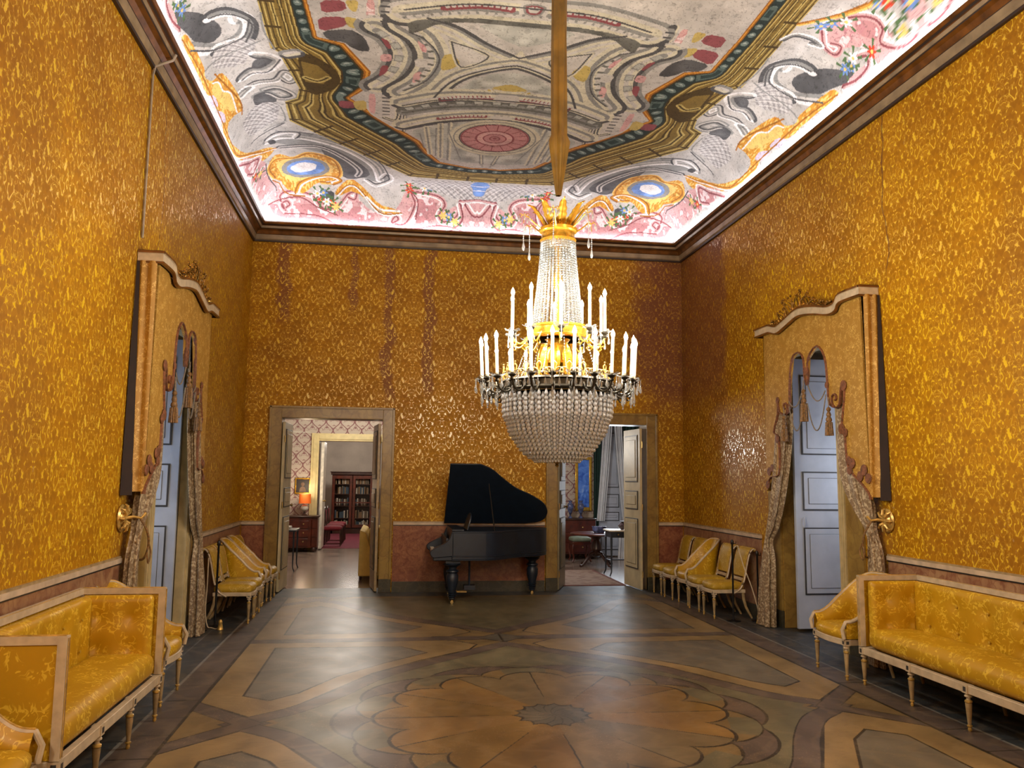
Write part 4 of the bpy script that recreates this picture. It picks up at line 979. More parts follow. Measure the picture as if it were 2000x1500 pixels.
    for k in range(1, 10):
        c = a_.copy(); COL.objects.link(c); c.parent = t; c.rotation_euler = (0, 0, .18+2*PI*k/10)
        for g in a_.children: d = g.copy(); COL.objects.link(d); d.parent = c
    m = MB()   # bead garland between the two rings
    for i in range(26):
        v = i/25; crystal_drop(m, .235+.16*v, 0, 2.83-.30*v-.10*math.sin(PI*v)+.01, .017, .006, 5)
    a_ = m.build('crystal_garland', 'crystal', t, kind='stuff'); spin(a_, t, 12)
    # lower bronze ring, gallery, 24 branches
    m = MB(); m.lathe([(.395, 2.41), (.425, 2.405), (.44, 2.42), (.425, 2.435), (.425, 2.475), (.44, 2.485), (.43, 2.50), (.40, 2.50), (.395, 2.41)], 64); m.build('lower_ring', 'bronze', t)
    m = MB()
    for sg in (-1, 1):
        sc = [(.425, sg*(.045-.040*math.cos(q)*(1-q/7)), 2.53+.035*math.sin(q)*(1-q/7)) for q in [i*.45 for i in range(14)]]; m.tube(sc, .005, 5)
        m.tube([(.425, 0, 2.50), (.425, sg*.012, 2.55), (.425, sg*.020, 2.585), (.425, 0, 2.605)], .005, 5)
    m.lathe([(.001, .015), (.010, .008), (.001, -.005)], 6, (.425, 0, 2.61)); a_ = m.build('gallery_scroll', 'gilt', t); spin(a_, t, 24)
    m = MB(); m.tube(catmull([(.43, 0, 2.45), (.47, 0, 2.40), (.52, 0, 2.385), (.57, 0, 2.41), (.592, 0, 2.47)], 4), .009, 6)
    m.tube(catmull([(.46, 0, 2.41), (.475, 0, 2.45), (.50, 0, 2.455), (.50, 0, 2.43)], 3), .006, 5); m.tube(catmull([(.55, 0, 2.40), (.56, 0, 2.365), (.585, 0, 2.37), (.58, 0, 2.395)], 3), .006, 5)
    a_ = m.build('lower_branch', 'bronze', t); candle(a_, .592, 2.495, .275, .05)
    m = MB()
    for dx, dy, L in ((.05, 0, .062), (-.045, .0, .055), (0, .05, .07), (0, -.05, .06)):
        for i in range(3): crystal_drop(m, .592+dx, dy, 2.505-i*.013, .015, .005, 5)
        crystal_drop(m, .592+dx, dy, 2.465, L, .012)
    crystal_drop(m, .592, 0, 2.40, .08, .013); crystal_drop(m, .592, 0, 2.325, .022, .008); crystal_drop(m, .52, 0, 2.38, .06, .011)
    m.build('crystal_pendant', 'crystal', a_, kind='stuff'); spin(a_, t, 24)
    # basket of crystal drops
    Rb = lambda z: .415*math.sqrt(max(0, 1-(max(0, 2.40-z)/.535)**2.0))+.01
    for par, rows in ((0, None), (1, None)):
        m = MB(); z = 2.405-(.020 if par else 0); i = 0
        while z > 1.90:
            r = Rb(z); L = .058 if z > 2.25 else .046; crystal_drop(m, r-(.014 if par else 0)+.004*math.sin(i*5), 0, z, L, .0165*min(1, .45+.55*r/.415), 6, i)
            z -= L*.62; i += 1
        a_ = m.build('drop_strand', 'crystal_drop', t, kind='stuff'); a_.rotation_euler = (0, 0, PI/48*par)
        for k in range(1, 48):
            c = a_.copy(); COL.objects.link(c); c.parent = t; c.rotation_euler = (0, 0, 2*PI*k/48+PI/48*par)
    m = MB()
    for z in (2.40, 2.28, 2.16, 2.06, 1.98, 1.92): r = Rb(z)-.02; m.tube([(r*math.cos(q*PI/16), r*math.sin(q*PI/16), z) for q in range(32)], .004, 5, closed=True)
    m.build('basket_wire', 'brass', t)
    m = MB(); m.lathe([(.03, 1.90), (.05, 1.885), (.03, 1.87), (.012, 1.86), (.016, 1.845), (.001, 1.83)], 12); m.build('finial', 'brass', t)
chandelier()

# ---------------------------------------------------------------- pelmets with lambrequins, drapes and tiebacks
PT = [(727, 366), (763, 366), (772, 359), (787, 358), (814, 364), (839, 368), (856, 368), (882, 362), (903, 358), (920, 362), (928, 363), (960, 363)]   # serpentine pelmet line (position along the wall, height) in cm
LAM = [(943, 166), (933, 179), (912, 182), (909, 206), (912, 227), (922, 233), (911, 254), (910, 272), (906, 256), (892, 252), (882, 259), (880, 286), (873, 314), (859, 320), (847, 312), (845, 292), (841, 281), (838, 292), (836, 310), (817, 321), (801, 306), (797, 276), (795, 257), (784, 251), (775, 254), (771, 270), (765, 267), (769, 245), (772, 231), (767, 222), (766, 205), (762, 188), (750, 179), (742, 174), (729, 164), (727, 158)]
def at_wall(side, a, o, z): return W(side, a, o, z)
def pelmet(side):
    xo = WL if side == 'L' else WR; org = (xo, 8.42, 0)
    nm = 'left' if side == 'L' else 'right'
    t = thing('window_pelmet', 'gold silk window pelmet with scalloped hanging and tassels on the %s wall' % nm, 'pelmet', org, 0, 'gold silk window pelmets')
    Wp = lambda a, o, z: W(side, a, o, z)
    top = catmull([(a/100, z/100) for a, z in PT], 4)
    F0 = .215
    # board: cream face with brown and gilt edge mouldings, deep returns to the wall
    m = MB()
    secs = [(F0-.012, .018, 1), (F0+.012, .012, 1), (F0+.012, -.008, 1), (F0, -.012, 0), (F0, -.078, 0), (F0+.010, -.082, 1), (F0+.006, -.098, 1), (F0-.02, -.10, 1)]
    n = len(top)
    for i in range(len(secs)-1):
        o0, h0, _ = secs[i]; o1, h1, k = secs[i+1]
        vs = [Wp(a, o0, z+h0) for a, z in top]+[Wp(a, o1, z+h1) for a, z in top]
        m.add(vs, [(j, j+1, n+j+1, n+j) for j in range(n-1)], k)
    vs = [Wp(a, F0-.012, z+.018) for a, z in top]+[Wp(a, 0.01, z+.018) for a, z in top]; m.add(vs, [(j, j+1, n+j+1, n+j) for j in range(n-1)], 2)
    for (a, z), sg in ((top[0], -1), (top[-1], 1)):
        for i in range(len(secs)-1):
            o0, h0, _ = secs[i]; o1, h1, k = secs[i+1]; e0, e1 = (o0-F0), (o1-F0)
            m.add([Wp(a+sg*e0, 0.005, z+h0), Wp(a+sg*e0, o0, z+h0), Wp(a+sg*e1, o1, z+h1), Wp(a+sg*e1, 0.005, z+h1)], [(0, 1, 2, 3)], k)
    m.build('pelmet_board', ['cream', 'cornice_brown', 'cornice_dark'], t, True, world=org)
    # carved gilt spray on top of the board
    m = MB(); rnd = random.Random(3)
    def zt(a): 
        for (p, q), (r, s_) in zip(top[:-1], top[1:]):
            if p <= a <= r: return q+(s_-q)*(a-p)/(r-p+1e-9)
        return 3.63
    for k in range(46):
        q = k/45; a = 7.86+1.30*q if True else 0; hgt = .04+.20*math.exp(-((q-.60)/.22)**2); base = zt(a)+.02
        dirn = (q-.6)*1.6+rnd.uniform(-.4, .4); P = []
        for i in range(8):
            f = i/7; cu = f*f*1.7*math.copysign(1, dirn)
            P.append(Wp(a+.6*hgt*math.sin(dirn*f+cu*.5)*f, F0-.03+.03*math.sin(f*3+k), base+hgt*f*(1-.18*f)))
        m.tube(P, [.010*(1-f/9) for f in range(8)], 5)
        tip = P[-1]; m.lathe([(.001, .02), (.016, .008), (.014, -.006), (.001, -.014)], 6, tip)
    for q in range(3):
        m.tube([Wp(7.84+1.34*f, F0-.02+.008*math.sin(f*30+q*2), zt(7.84+1.34*f)+.03+.012*math.sin(f*24+q*2)) for f in [i/30 for i in range(31)]], .008, 5)
    m.build('carved_crest', 'crest_gold', t, True, world=org)
    # lambrequin: flat stiffened silk, hung from the board, cut to a scalloped outline
    F1 = F0-.045; th = .022; out = [(a/100, z/100) for a, z in LAM]
    a_hi, a_lo = 9.46, 7.27
    outline = [(a_hi, 1.62)]+out+[(a_lo, 1.60)]+[(a, z-.05) for a, z in top if a_lo < a < a_hi]
    m = MB()
    bm = bmesh.new(); vs = [bm.verts.new((a, z, 0)) for a, z in outline]; f = bm.faces.new(vs); bmesh.ops.triangulate(bm, faces=[f])
    tris = [[v.index for v in fc.verts] for fc in bm.faces] if False else None
    bm.verts.index_update(); tris = [[v.index for v in fc.verts] for fc in bm.faces]; bm.free(); N = len(outline)
    m.add([Wp(a, F1, z) for a, z in outline]+[Wp(a, F1-th, z) for a, z in outline], tris, 0); m.f += []; b = 0
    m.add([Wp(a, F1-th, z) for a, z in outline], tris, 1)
    m.add([Wp(a, F1, z) for a, z in outline]+[Wp(a, F1-th, z) for a, z in outline], [(i, (i+1) % N, N+(i+1) % N, N+i) for i in range(N)], 0)
    for ae, zb in ((a_lo, 1.60), (a_hi, 1.62)):   # returns to the wall, gently pleated
        sg = -1 if ae < 8 else 1
        fn = lambda u, v, ae=ae, sg=sg, zb=zb: Wp(ae+sg*.018*math.sin(u*PI)*(1+math.sin(u*9+v*2)), F1*(1-u)+.02*u, (3.58 if sg < 0 else 3.56)*(1-v)+(zb)*v)
        m.grid(fn, 10, 14, 0)
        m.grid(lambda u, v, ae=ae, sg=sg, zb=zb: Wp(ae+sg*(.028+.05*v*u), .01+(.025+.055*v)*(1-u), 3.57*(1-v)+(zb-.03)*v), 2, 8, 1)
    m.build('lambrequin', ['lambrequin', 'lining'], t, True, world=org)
    # mauve-brown braid along the cut edge with scrolls and trefoils
    m = MB(); edge = catmull(out, 3); m.tube([Wp(a, F1+.004, z) for a, z in edge], .018, 6, flat=.5)
    def blob(a, z, r): m.lathe([(.001, .012), (r*.7, .010), (r, .002), (r, -.004), (.001, -.006)], 12, W(side, a, F1+.012, z), ax='x')
    for a, z, r in ((9.36, 1.86, .05), (9.28, 1.90, .045), (9.40, 1.70, .05), (9.13, 2.24, .05), (9.10, 2.70, .04), (7.35, 1.86, .055), (7.28, 1.78, .05), (7.42, 1.80, .05), (7.55, 1.93, .05), (7.62, 1.96, .045), (7.60, 1.86, .045), (7.72, 2.28, .055), (7.66, 2.24, .045), (7.66, 2.72, .055), (8.41, 2.96, .045), (8.80, 2.62, .035), (7.98, 2.76, .035)): blob(a, z, r)
    for ca, cz, sg in ((7.83, 2.60, 1), (8.92, 2.60, -1)):
        m.tube([Wp(ca+sg*(.085-.006*i)*math.cos(-1.4+i*.5)*.9, F1+.010, cz+(.085-.006*i)*math.sin(-1.4+i*.5)) for i in range(13)], .016, 6, flat=.6)
    m.build('braid', 'braid', t, True, world=org)
    # cords and tassels
    def tassel(a, z, h=.30):
        m = MB(); c = W(side, a, F1+.045, 0)
        m.lathe([(.004, z+.10), (.018, z+.09), (.024, z+.07), (.012, z+.05), (.020, z+.035), (.026, z+.015), (.018, z-.005), (.028, z-.02), (.032, z-.04), (.024, z-.055), (.034, z-.065)], 12, c)
        m.grid(lambda u, v: (c[0]+(.033+.008*v)*(1+.10*math.cos(u*2*PI*14))*math.cos(u*2*PI), c[1]+(.033+.008*v)*(1+.10*math.cos(u*2*PI*14))*math.sin(u*2*PI), z-.06-(h-.10)*v), 56, 4)
        o = m.build('tassel', 'tassel', t, True, world=org)
        m = MB(); m.tube([(c[0], c[1], z+.09), (c[0], c[1], z+.20)], .006, 6); m.build('tassel_cord', 'cord', o, True, world=(0, 0, 0)); o.children[0].location = (-org[0], -org[1], 0)
    tassel(8.41, 2.66); tassel(8.88, 2.40, .24); tassel(7.90, 2.42, .24)
    for (a0, z0, a1, z1, dr) in ((8.80, 2.66, 8.46, 2.80, .14), (8.36, 2.80, 8.00, 2.70, .14), (8.80, 2.60, 8.46, 2.62, .30), (8.38, 2.60, 7.99, 2.66, .34)):
        m = MB(); m.tube([Wp(a0+(a1-a0)*q, F1+.02, z0+(z1-z0)*q-dr*4*q*(1-q)) for q in [i/16 for i in range(17)]], .007, 6)
        m.build('swag_cord', 'cord', t, True, world=org)
pelmet('L'); pelmet('R')
def drape(side, name_label, path, rad, folds, seed, wd_ax):
    """path: (along, out, z); rad: (half width along wall, half depth)"""
    org = W(side, path[-1][0], path[-1][1], 0)
    P = catmull(path, 6); K = len(P); R = catmull([(r[0], r[1], 0) for r in rad], 6)
    m = MB()
    def f(u, v):
        k = min(K-1, int(round(v*(K-1)))); a, o, z = P[k]; ra, ro = R[k][0], R[k][1]; q = 2*PI*u
        w_ = 1+.22*math.cos(folds*q+seed)+.10*math.cos((folds*2+1)*q+seed*2+z*2.0)
        return W(side, a+ra*w_*math.cos(q), max(.014, o+ro*w_*math.sin(q)), z)
    m.grid(f, 72, K-1)
    o = m.build('curtain', 'brocade', None, True, world=org); o.location = org
    prop(o, name_label, 'curtain', 'brocade curtains'); return o
for side, nm in (('L', 'left'), ('R', 'right')):
    far = 'silver brown brocade curtain knotted at mid height, far side of the %s window' % nm
    near = 'brocade curtain pulled to the near side of the %s window by its tieback' % nm
    drape(side, far, [(9.12, .10, 3.40), (9.10, .11, 2.9), (9.10, .12, 2.3), (9.22, .13, 1.7), (9.40, .13, 1.22), (9.50, .14, 1.02), (9.52, .14, .80), (9.56, .15, .40), (9.58, .15, .006)],
          [(.20, .03), (.19, .04), (.17, .045), (.14, .05), (.10, .05), (.05, .045), (.10, .055), (.14, .065), (.15, .07)], 5, 1.0, 0)
    drape(side, near, [(7.62, .10, 3.40), (7.66, .10, 2.6), (7.66, .11, 2.0), (7.60, .12, 1.72), (7.50, .11, 1.48), (7.40, .10, 1.27), (7.36, .09, 1.02), (7.38, .08, .5), (7.40, .08, .006)],
          [(.24, .03), (.23, .04), (.22, .045), (.20, .05), (.14, .05), (.055, .040), (.09, .04), (.11, .04), (.12, .045)], 6, 2.0, 0)
    # gilt rosette tieback on the wall
    org = W(side, 7.27, 0, 1.38)
    t = thing('tieback_rosette', 'carved gilt tieback rosette on the %s wall beside the near curtain' % nm, 'tieback', org, 0, 'gilt tieback rosettes')
    m = MB(); sg = 1 if side == 'L' else -1; m.T = Matrix.Scale(sg, 4, (1, 0, 0))
    m.lathe([(.001, .0), (.10, .0), (.115, .015), (.10, .03), (.07, .025), (.05, .045), (.02, .05), (.001, .05)], 24, ax='x'); m.build('backplate', 'gilt', t)
    m = MB(); m.T = Matrix.Scale(sg, 4, (1, 0, 0))
    for k in range(8):
        a = k*PI/4; m.tube([(.03, .02*math.cos(a), .02*math.sin(a)), (.06, .06*math.cos(a), .06*math.sin(a)), (.055, .10*math.cos(a), .10*math.sin(a)), (.035, .115*math.cos(a), .115*math.sin(a))], [.012, .016, .012, .005], 6)
    m.tube([(.04, 0, 0), (.10, .02, .01), (.16, .03, .0), (.19, .05, .04)], [.014, .012, .010, .014], 8); m.build('flower_hook', 'gilt', t)
    m = MB(); m.T = Matrix.Scale(sg, 4, (1, 0, 0))
    m.tube(catmull([(.15, .03, 0), (.20, .06, -.10), (.21, .10, -.22), (.17, .14, -.34), (.10, .18, -.36), (.05, .10, -.33), (.12, .05, -.20)], 4), .010, 6); m.tube(catmull([(.21, .11, -.22), (.22, .14, -.30), (.215, .10, -.38), (.21, .08, -.30), (.205, .11, -.24)], 4), .007, 6)
    m.build('tie_cord', 'tassel', t)

# ---------------------------------------------------------------- grand piano
def piano():
    org = (.66, 11.42, 0)
    t = thing('grand_piano', 'black grand piano with raised lid between the two doorways', 'piano', org)
    Wd, L = 1.22, 1.70   # depth of the case from front cheek to spine, length
    def outline(k=0):
        p = [(.20, 0), (.66, 0)]+catmull([(.66, 0), (.80, .06), (.98, .22), (1.16, .42), (1.36, .56), (1.56, .68), (1.68, .86), (1.70, 1.05), (1.60, 1.20)], 4)[1:]+[(1.5, Wd), (.20, Wd)]
        return p
    out = outline()
    m = MB(); m.prism(out, .615, 1.0); m.cur = 0
    m.prism([(x*1.0+.0, y) for x, y in out], .60, .615); m.build('case', 'black', t, bevel=.006)
    m = MB(); m.tube([(x-.0, y-.004, .66) for x, y in out[:-1]], .008, 6); m.tube([(x, y-.003, .985) for x, y in out[:-1]], .006, 6); m.build('case_moulding', 'black', t)
    # keyboard end: cheeks, key bed, keys, fallboard
    m = MB(); m.box(-.06, .22, .02, Wd-.02, .60, .66); m.build('key_bed', 'black', t, bevel=.01)
    for y in (0.0, Wd-.09):
        m = MB(); pr = [(.22, .66), (.22, .98), (.19, .98), (.16, .90), (.10, .84), (.02, .80), (-.05, .765), (-.10, .72), (-.09, .67), (-.05, .64)]; m.prism(catmull(pr, 2), y, y+.09, 'xz'); m.build('key_cheek', 'black', t, bevel=.008)
    m = MB(); m.box(-.05, .10, .09, Wd-.09, .66, .705); m.build('keyboard', 'white', t)
    m = MB()
    for k in range(50):
        if k % 7 in (2, 6): continue
        y = .11+k*(Wd-.22)/50; m.box(.0, .10, y, y+.010, .705, .72)
    m.build('black_keys', 'black', t, kind='stuff')
    m = MB(); m.box(.12, .15, .09, Wd-.09, .70, .90); m.build('fallboard', 'black', t, bevel=.004)
    # folding top over the keys and the desk
    m = MB(); m.T = Matrix.Translation((.36, 0, 1.005)); 
    m.box(-.16, .0, .06, Wd, 0, .018); m.build('front_flap', 'black', t)
    m = MB(); m.T = Matrix.Translation((.42, .42, 1.01)) @ Matrix.Rotation(.28, 4, 'Y'); m.prism(catmull([(-.27, 0), (-.27, .12), (-.22, .20), (0, .24), (.22, .20), (.27, .12), (.27, 0)], 3), -.010, .010, 'yz')
    m.build('music_desk', 'black', t, bevel=.003)
    # lid hinged on the spine, raised towards the room
    ang = math.radians(46); hz = 1.05
    m = MB(); lid = [(.18, 0), (.62, 0)]+catmull([(.62, 0), (.80, .10), (.98, .28), (1.2, .48), (1.44, .62), (1.66, .80), (1.74, 1.0), (1.66, 1.18), (1.42, 1.235)], 4)[1:]+[(.16, 1.235)]
    m.T = Matrix.Translation((0, 1.225, hz)) @ Matrix.Rotation(-ang, 4, 'X') @ Matrix.Translation((0, -1.225, 0))
    m.prism([(x, y) for x, y in lid], 0, .024); m.build('lid', 'black', t, bevel=.004)
    m = MB(); m.tube([(.80, .10, 1.0), (.74, .32+.03, 1.05+.61)], .009, 8)
    m.build('lid_prop', 'blackmetal', t)
    # legs: heavy turned, on castors
    def leg(x, y):
        o = MB(); o.box(x-.10, x+.10, y-.10, y+.10, .56, .60)
        o.lathe([(.10, .56), (.115, .54), (.06, .50), (.055, .47), (.085, .455), (.09, .44), (.065, .42), (.088, .38), (.085, .30), (.06, .20), (.055, .17), (.07, .16), (.05, .145), (.066, .13), (.045, .115), (.062, .10), (.04, .085), (.05, .07), (.03, .055)], 20, (x, y, 0))
        lg = o.build('leg', 'black', t)
        o = MB(); o.lathe([(.02, .055), (.022, .04), (.012, .035)], 10, (x, y, 0)); o.lathe([(.001, -.012), (.022, -.010), (.022, .010), (.001, .012)], 14, (x, y, .022), ax='y'); o.build('castor', 'brass', lg)
    leg(.22, .16); leg(.24, Wd-.16); leg(1.50, 1.02)
    m = MB()
    for y in (.56, .64): m.tube([(.50, y, .60), (.50, y, .20)], .012, 8)
    m.box(.42, .58, .52, .68, .14, .20); m.build('pedal_lyre', 'black', t)
    m = MB(); m.box(.30, .46, .54, .57, .10, .115); m.box(.30, .46, .62, .65, .10, .115); m.build('pedals', 'brass', t)
piano()

# ---------------------------------------------------------------- barrier posts and ropes
def post(x, y, h, label, lean=0):
    t = thing('barrier_post', label, 'post', (x, y, 0), 0, 'black barrier posts')
    m = MB(); m.lathe([(.001, 0), (.09, 0), (.09, .008), (.03, .016), (.012, .03), (.012, h-.06), (.018, h-.05), (.02, h-.02), (.012, h), (.001, h+.004)], 20); m.build('pole', 'blackmetal', t)
    m = MB(); m.tube([(-.02, 0, h-.05), (.045, 0, h-.05), (.05, 0, h-.02)], .005, 6); m.build('hook', 'blackmetal', t)
post(-1.97, 10.06, .98, 'black barrier post in front of the first chair of the left row')
post(-2.10, 9.84, .86, 'black barrier post against the left curtain')
post(4.28, 9.92, 1.0, 'black barrier post in front of the nearest chair of the right row')
post(4.60, 9.90, .86, 'black barrier post between the right row of chairs and the right curtain')
def rope(side, pts, label, tz):
    org = pts[-1]
    t = thing('barrier_rope', label, 'rope', (org[0], org[1], 0), 0, 'hanging barrier ropes')
    w_ = (org[0], org[1], 0)
    m = MB(); m.tube(catmull(pts, 5), .007, 8); m.build('cord', 'cream', t, world=w_)
    m = MB(); m.lathe([(.010, .11), (.018, .10), (.024, .08), (.020, .07), (.030, .02), (.034, .0), (.001, .0)], 12, (org[0], org[1], .004)); m.build('tassel', 'gilt', t, world=w_)
rope('L', [(-2.04, 9.88, .80), (-2.05, 9.93, .50), (-2.06, 9.95, .20), (-2.03, 9.95, .03), (-1.98, 9.93, .012), (-1.91, 9.87, .012), (-1.87, 9.86, .06), (-1.87, 9.86, .115)], 'cream rope with gold end lying at the foot of the left barrier post', 0)
rope('R', [(4.30, 9.80, .94), (4.36, 9.78, .70), (4.44, 9.74, .45), (4.50, 9.72, .22), (4.52, 9.72, .115)], 'cream rope slanting down from the right barrier post to its gold tassel', 0)

# ---------------------------------------------------------------- rooms beyond the back wall
m = MB(); m.box(-3.2, 6.6, YB+.25, 29, -.06, -.004); 
struct('floor_salon', m, plain('grey_brown_salon_floor', (120, 104, 92), .22, 0, .22, 3))
def cover_silk():
    t = NT('mauve_cream_wallpaper'); P = t.coord(); x, y, z = t.sep(P)[:3]
    fac, _ = damask_fac(t, t.math('ADD', x, y), z, .17, .42, 7)
    g = t.math('ABSOLUTE', t.math('SUBTRACT', t.math('PINGPONG', t.math('ADD', t.math('ADD', x, y), .02), .17), t.math('MULTIPLY', t.math('ADD', 1, t.math('SINE', t.math('MULTIPLY', z, 2*PI/.42))), .08)))
    f2 = t.math('MAXIMUM', fac, t.math('SUBTRACT', 1, t.step(g, .008, .022)))
    return t.fin(t.mix(f2, (186, 172, 156), (128, 84, 84)), .7)
M['paper'] = cover_silk()
m = MB()
m.box(-3.2, -1.73, 20.1, 20.4, -.02, 4); m.box(-1.73, -.2, 20.1, 20.4, 2.58, 4); m.box(-.2, 1.6, 20.1, 20.4, -.02, 4)
m.box(1.5, 1.62, YB+.34, 20.1, -.02, 4); m.box(-3.3, -3.2, YB+.34, 20.4, -.02, 4)
struct('wall_salon_left', m, 'paper')
m = MB(); m.box(1.62, 6.6, 18.3, 18.6, -.02, 4); m.box(6.5, 6.6, YB+.34, 18.3, -.02, 4); struct('wall_salon_right', m, 'paper')
m = MB(); m.box(-3.2, 1.6, 27.0, 27.2, -.02, 4); m.box(-3.0, -2.9, 20.4, 27, -.02, 4); m.box(1.5, 1.6, 20.4, 27, -.02, 4); struct('wall_library', m, 'plaster')
m = MB(); m.box(-3.3, 6.6, YB+.34, 27.2, 4, 4.1); struct('ceiling_salon', m, 'plaster')
m = MB()
for x0, x1 in ((-1.91, -1.73), (-.2, -.02)): m.box(x0, x1, 20.04, 20.1, 0, 2.76); m.box(x0+.05, x1-.05, 20.02, 20.04, 0, 2.72)
m.box(-1.73, -.2, 20.04, 20.1, 2.58, 2.76); m.box(-1.73, -.2, 20.02, 20.04, 2.62, 2.72)
struct('trim_%d' % ring.n, m, plain('pale_yellow_casing', (214, 196, 140), .4, 0, .05), bevel=.004); ring.n += 1
m = MB(); m.box(-3.2, -1.95, 20.085, 20.1, 2.775, 2.79); struct('trim_%d' % ring.n, m, 'white'); ring.n += 1
d = thing('door_5', None, None, (-1.70, 20.12, 0)); d['kind'] = 'structure'
m = MB(); m.box(.02, .09, .0, .75, .02, 2.56); m.build('door_leaf', 'white', d, bevel=.004); m = MB(); m.lathe([(.02, 0), (.012, .03), (.03, .05), (.02, .07), (.001, .08)], 10, (.09, .05, 1.15), ax='x'); m.build('knob', 'brass', d)
# library: carpet, bookcase, chairs
m = MB(); m.box(-2.6, 1.2, 20.5, 26.9, -.004, .003); prop(m.build('carpet', plain('dark_red_carpet', (104, 30, 48), .9), None, False), 'dark red carpet covering the library floor', 'carpet')
ORD = 'first second third fourth fifth sixth seventh eighth ninth tenth eleventh twelfth thirteenth fourteenth fifteenth'.split()
def bookcase():
    x0, x1, y0, y1, H = -1.78, -.54, 25.55, 26.0, 1.88; o = ((x0+x1)/2, y0, .004)
    t = thing('bookcase', 'dark glazed wooden bookcase full of books in the far library', 'bookcase', o)
    m = MB(); m.box(x0, x0+.05, y0+.04, y1, .004, H-.1); m.box(x1-.05, x1, y0+.04, y1, .004, H-.1); m.box(x0, x1, y1-.03, y1, .004, H-.1); m.box(x0, x1, y0+.04, y1, .004, .16)
    for z in (.45, .82, 1.18, 1.48): m.box(x0+.05, x1-.05, y0+.08, y1-.03, z, z+.02)
    m.build('carcass', 'darkwood', t, world=o)
    m = MB(); m.box(x0-.04, x1+.04, y0, y1+.02, H-.10, H-.03); m.box(x0-.06, x1+.06, y0-.02, y1+.02, H-.03, H); m.build('cornice', 'darkwood', t, bevel=.01, world=o)
    mid = (x0+x1)/2
    for a, b in ((x0, mid), (mid, x1)):
        m = MB(); m.box(a+.01, a+.09, y0+.01, y0+.04, .18, H-.12); m.box(b-.09, b-.01, y0+.01, y0+.04, .18, H-.12); m.box(a+.09, b-.09, y0+.01, y0+.04, .18, .28); m.box(a+.09, b-.09, y0+.01, y0+.04, H-.22, H-.12); m.box(a+.09, b-.09, y0+.012, y0+.036, .92, .96)
        dd = m.build('door', 'mahogany', t, bevel=.003, world=o)
    bc = [(150, 140, 122), (96, 84, 66), (60, 74, 84), (128, 100, 70), (70, 44, 34), (176, 168, 150)]
    bm_ = [plain('book_cover_%s' % n, c, .7) for n, c in zip(('cream', 'brown', 'blue', 'tan', 'oxblood', 'ivory'), bc)]
    rnd = random.Random(5); n = 0; names = ['bottom', 'second', 'middle', 'fourth', 'top']
    proto = []
    for sh, (z, zt) in enumerate(((.17, .44), (.47, .81), (.84, 1.17), (1.20, 1.47), (1.50, 1.74))):
        for a, b, sd in ((x0+.10, mid-.09, 'left'), (mid+.10, x1-.10, 'right')):
            x = a; cnt = 0
            while x < b-.05:
                wd = rnd.uniform(.030, .05); hh = min(zt-z-.02, rnd.uniform(.17, .24)); k = rnd.randrange(6)
                if rnd.random() < .10: x += wd; continue
                m = MB(); m.box(-wd/2, wd/2-.002, 0, .16, 0, hh); m.tube([(-.0, 0, 0), (0, 0, hh)], wd/2-.001, 6, flat=1)
                bk = m.build('book', bm_[k], None, False); bk.location = (x+wd/2, y0+.12, z+.003)
                cnt += 1; prop(bk, '%s book from the left, %s shelf, %s door of the library bookcase' % (ORD[cnt-1], names[sh], sd), 'book', 'books on the %s shelf, %s door' % (names[sh], sd)); x += wd
bookcase()
def red_chair(label=None):
    t = thing('dining_chair', label, 'chair', (-1.42, 21.2, .005), 0, 'red velvet chairs in the library')
    m = MB(); m.puff((0, 0, .44), (.46, .46, .09), (8, 8, 4), .4, (0, 0, .02)); m.build('seat', 'velvet', t)
    for x in (-.2, .2):
        for y in (-.2, .2): m = MB(); m.tube([(x, y, .41), (x*1.02, y*1.02, .2), (x*1.05, y*1.05, 0)], [.022, .016, .012], 8); m.build('leg', 'darkwood', t)
    m = MB(); m.tube(catmull([(-.2, -.2, .40), (-.24, -.2, .60), (-.27, -.15, .85), (-.275, 0, .93), (-.27, .15, .85), (-.24, .2, .60), (-.2, .2, .40)], 4), .018, 8); m.build('back_frame', 'darkwood', t)
    m = MB(); m.puff((-.25, 0, .68), (.04, .28, .36), (3, 8, 8), .4); m.build('backrest', 'velvet', t)
    return t
rc = red_chair('red velvet chair nearest the doorway in the library')
dup(rc, (-1.42, 22.1, .005), 0, 'red velvet chair in the middle of the library row'); dup(rc, (-1.42, 23.0, .005), 0, 'red velvet chair nearest the bookcase in the library row')
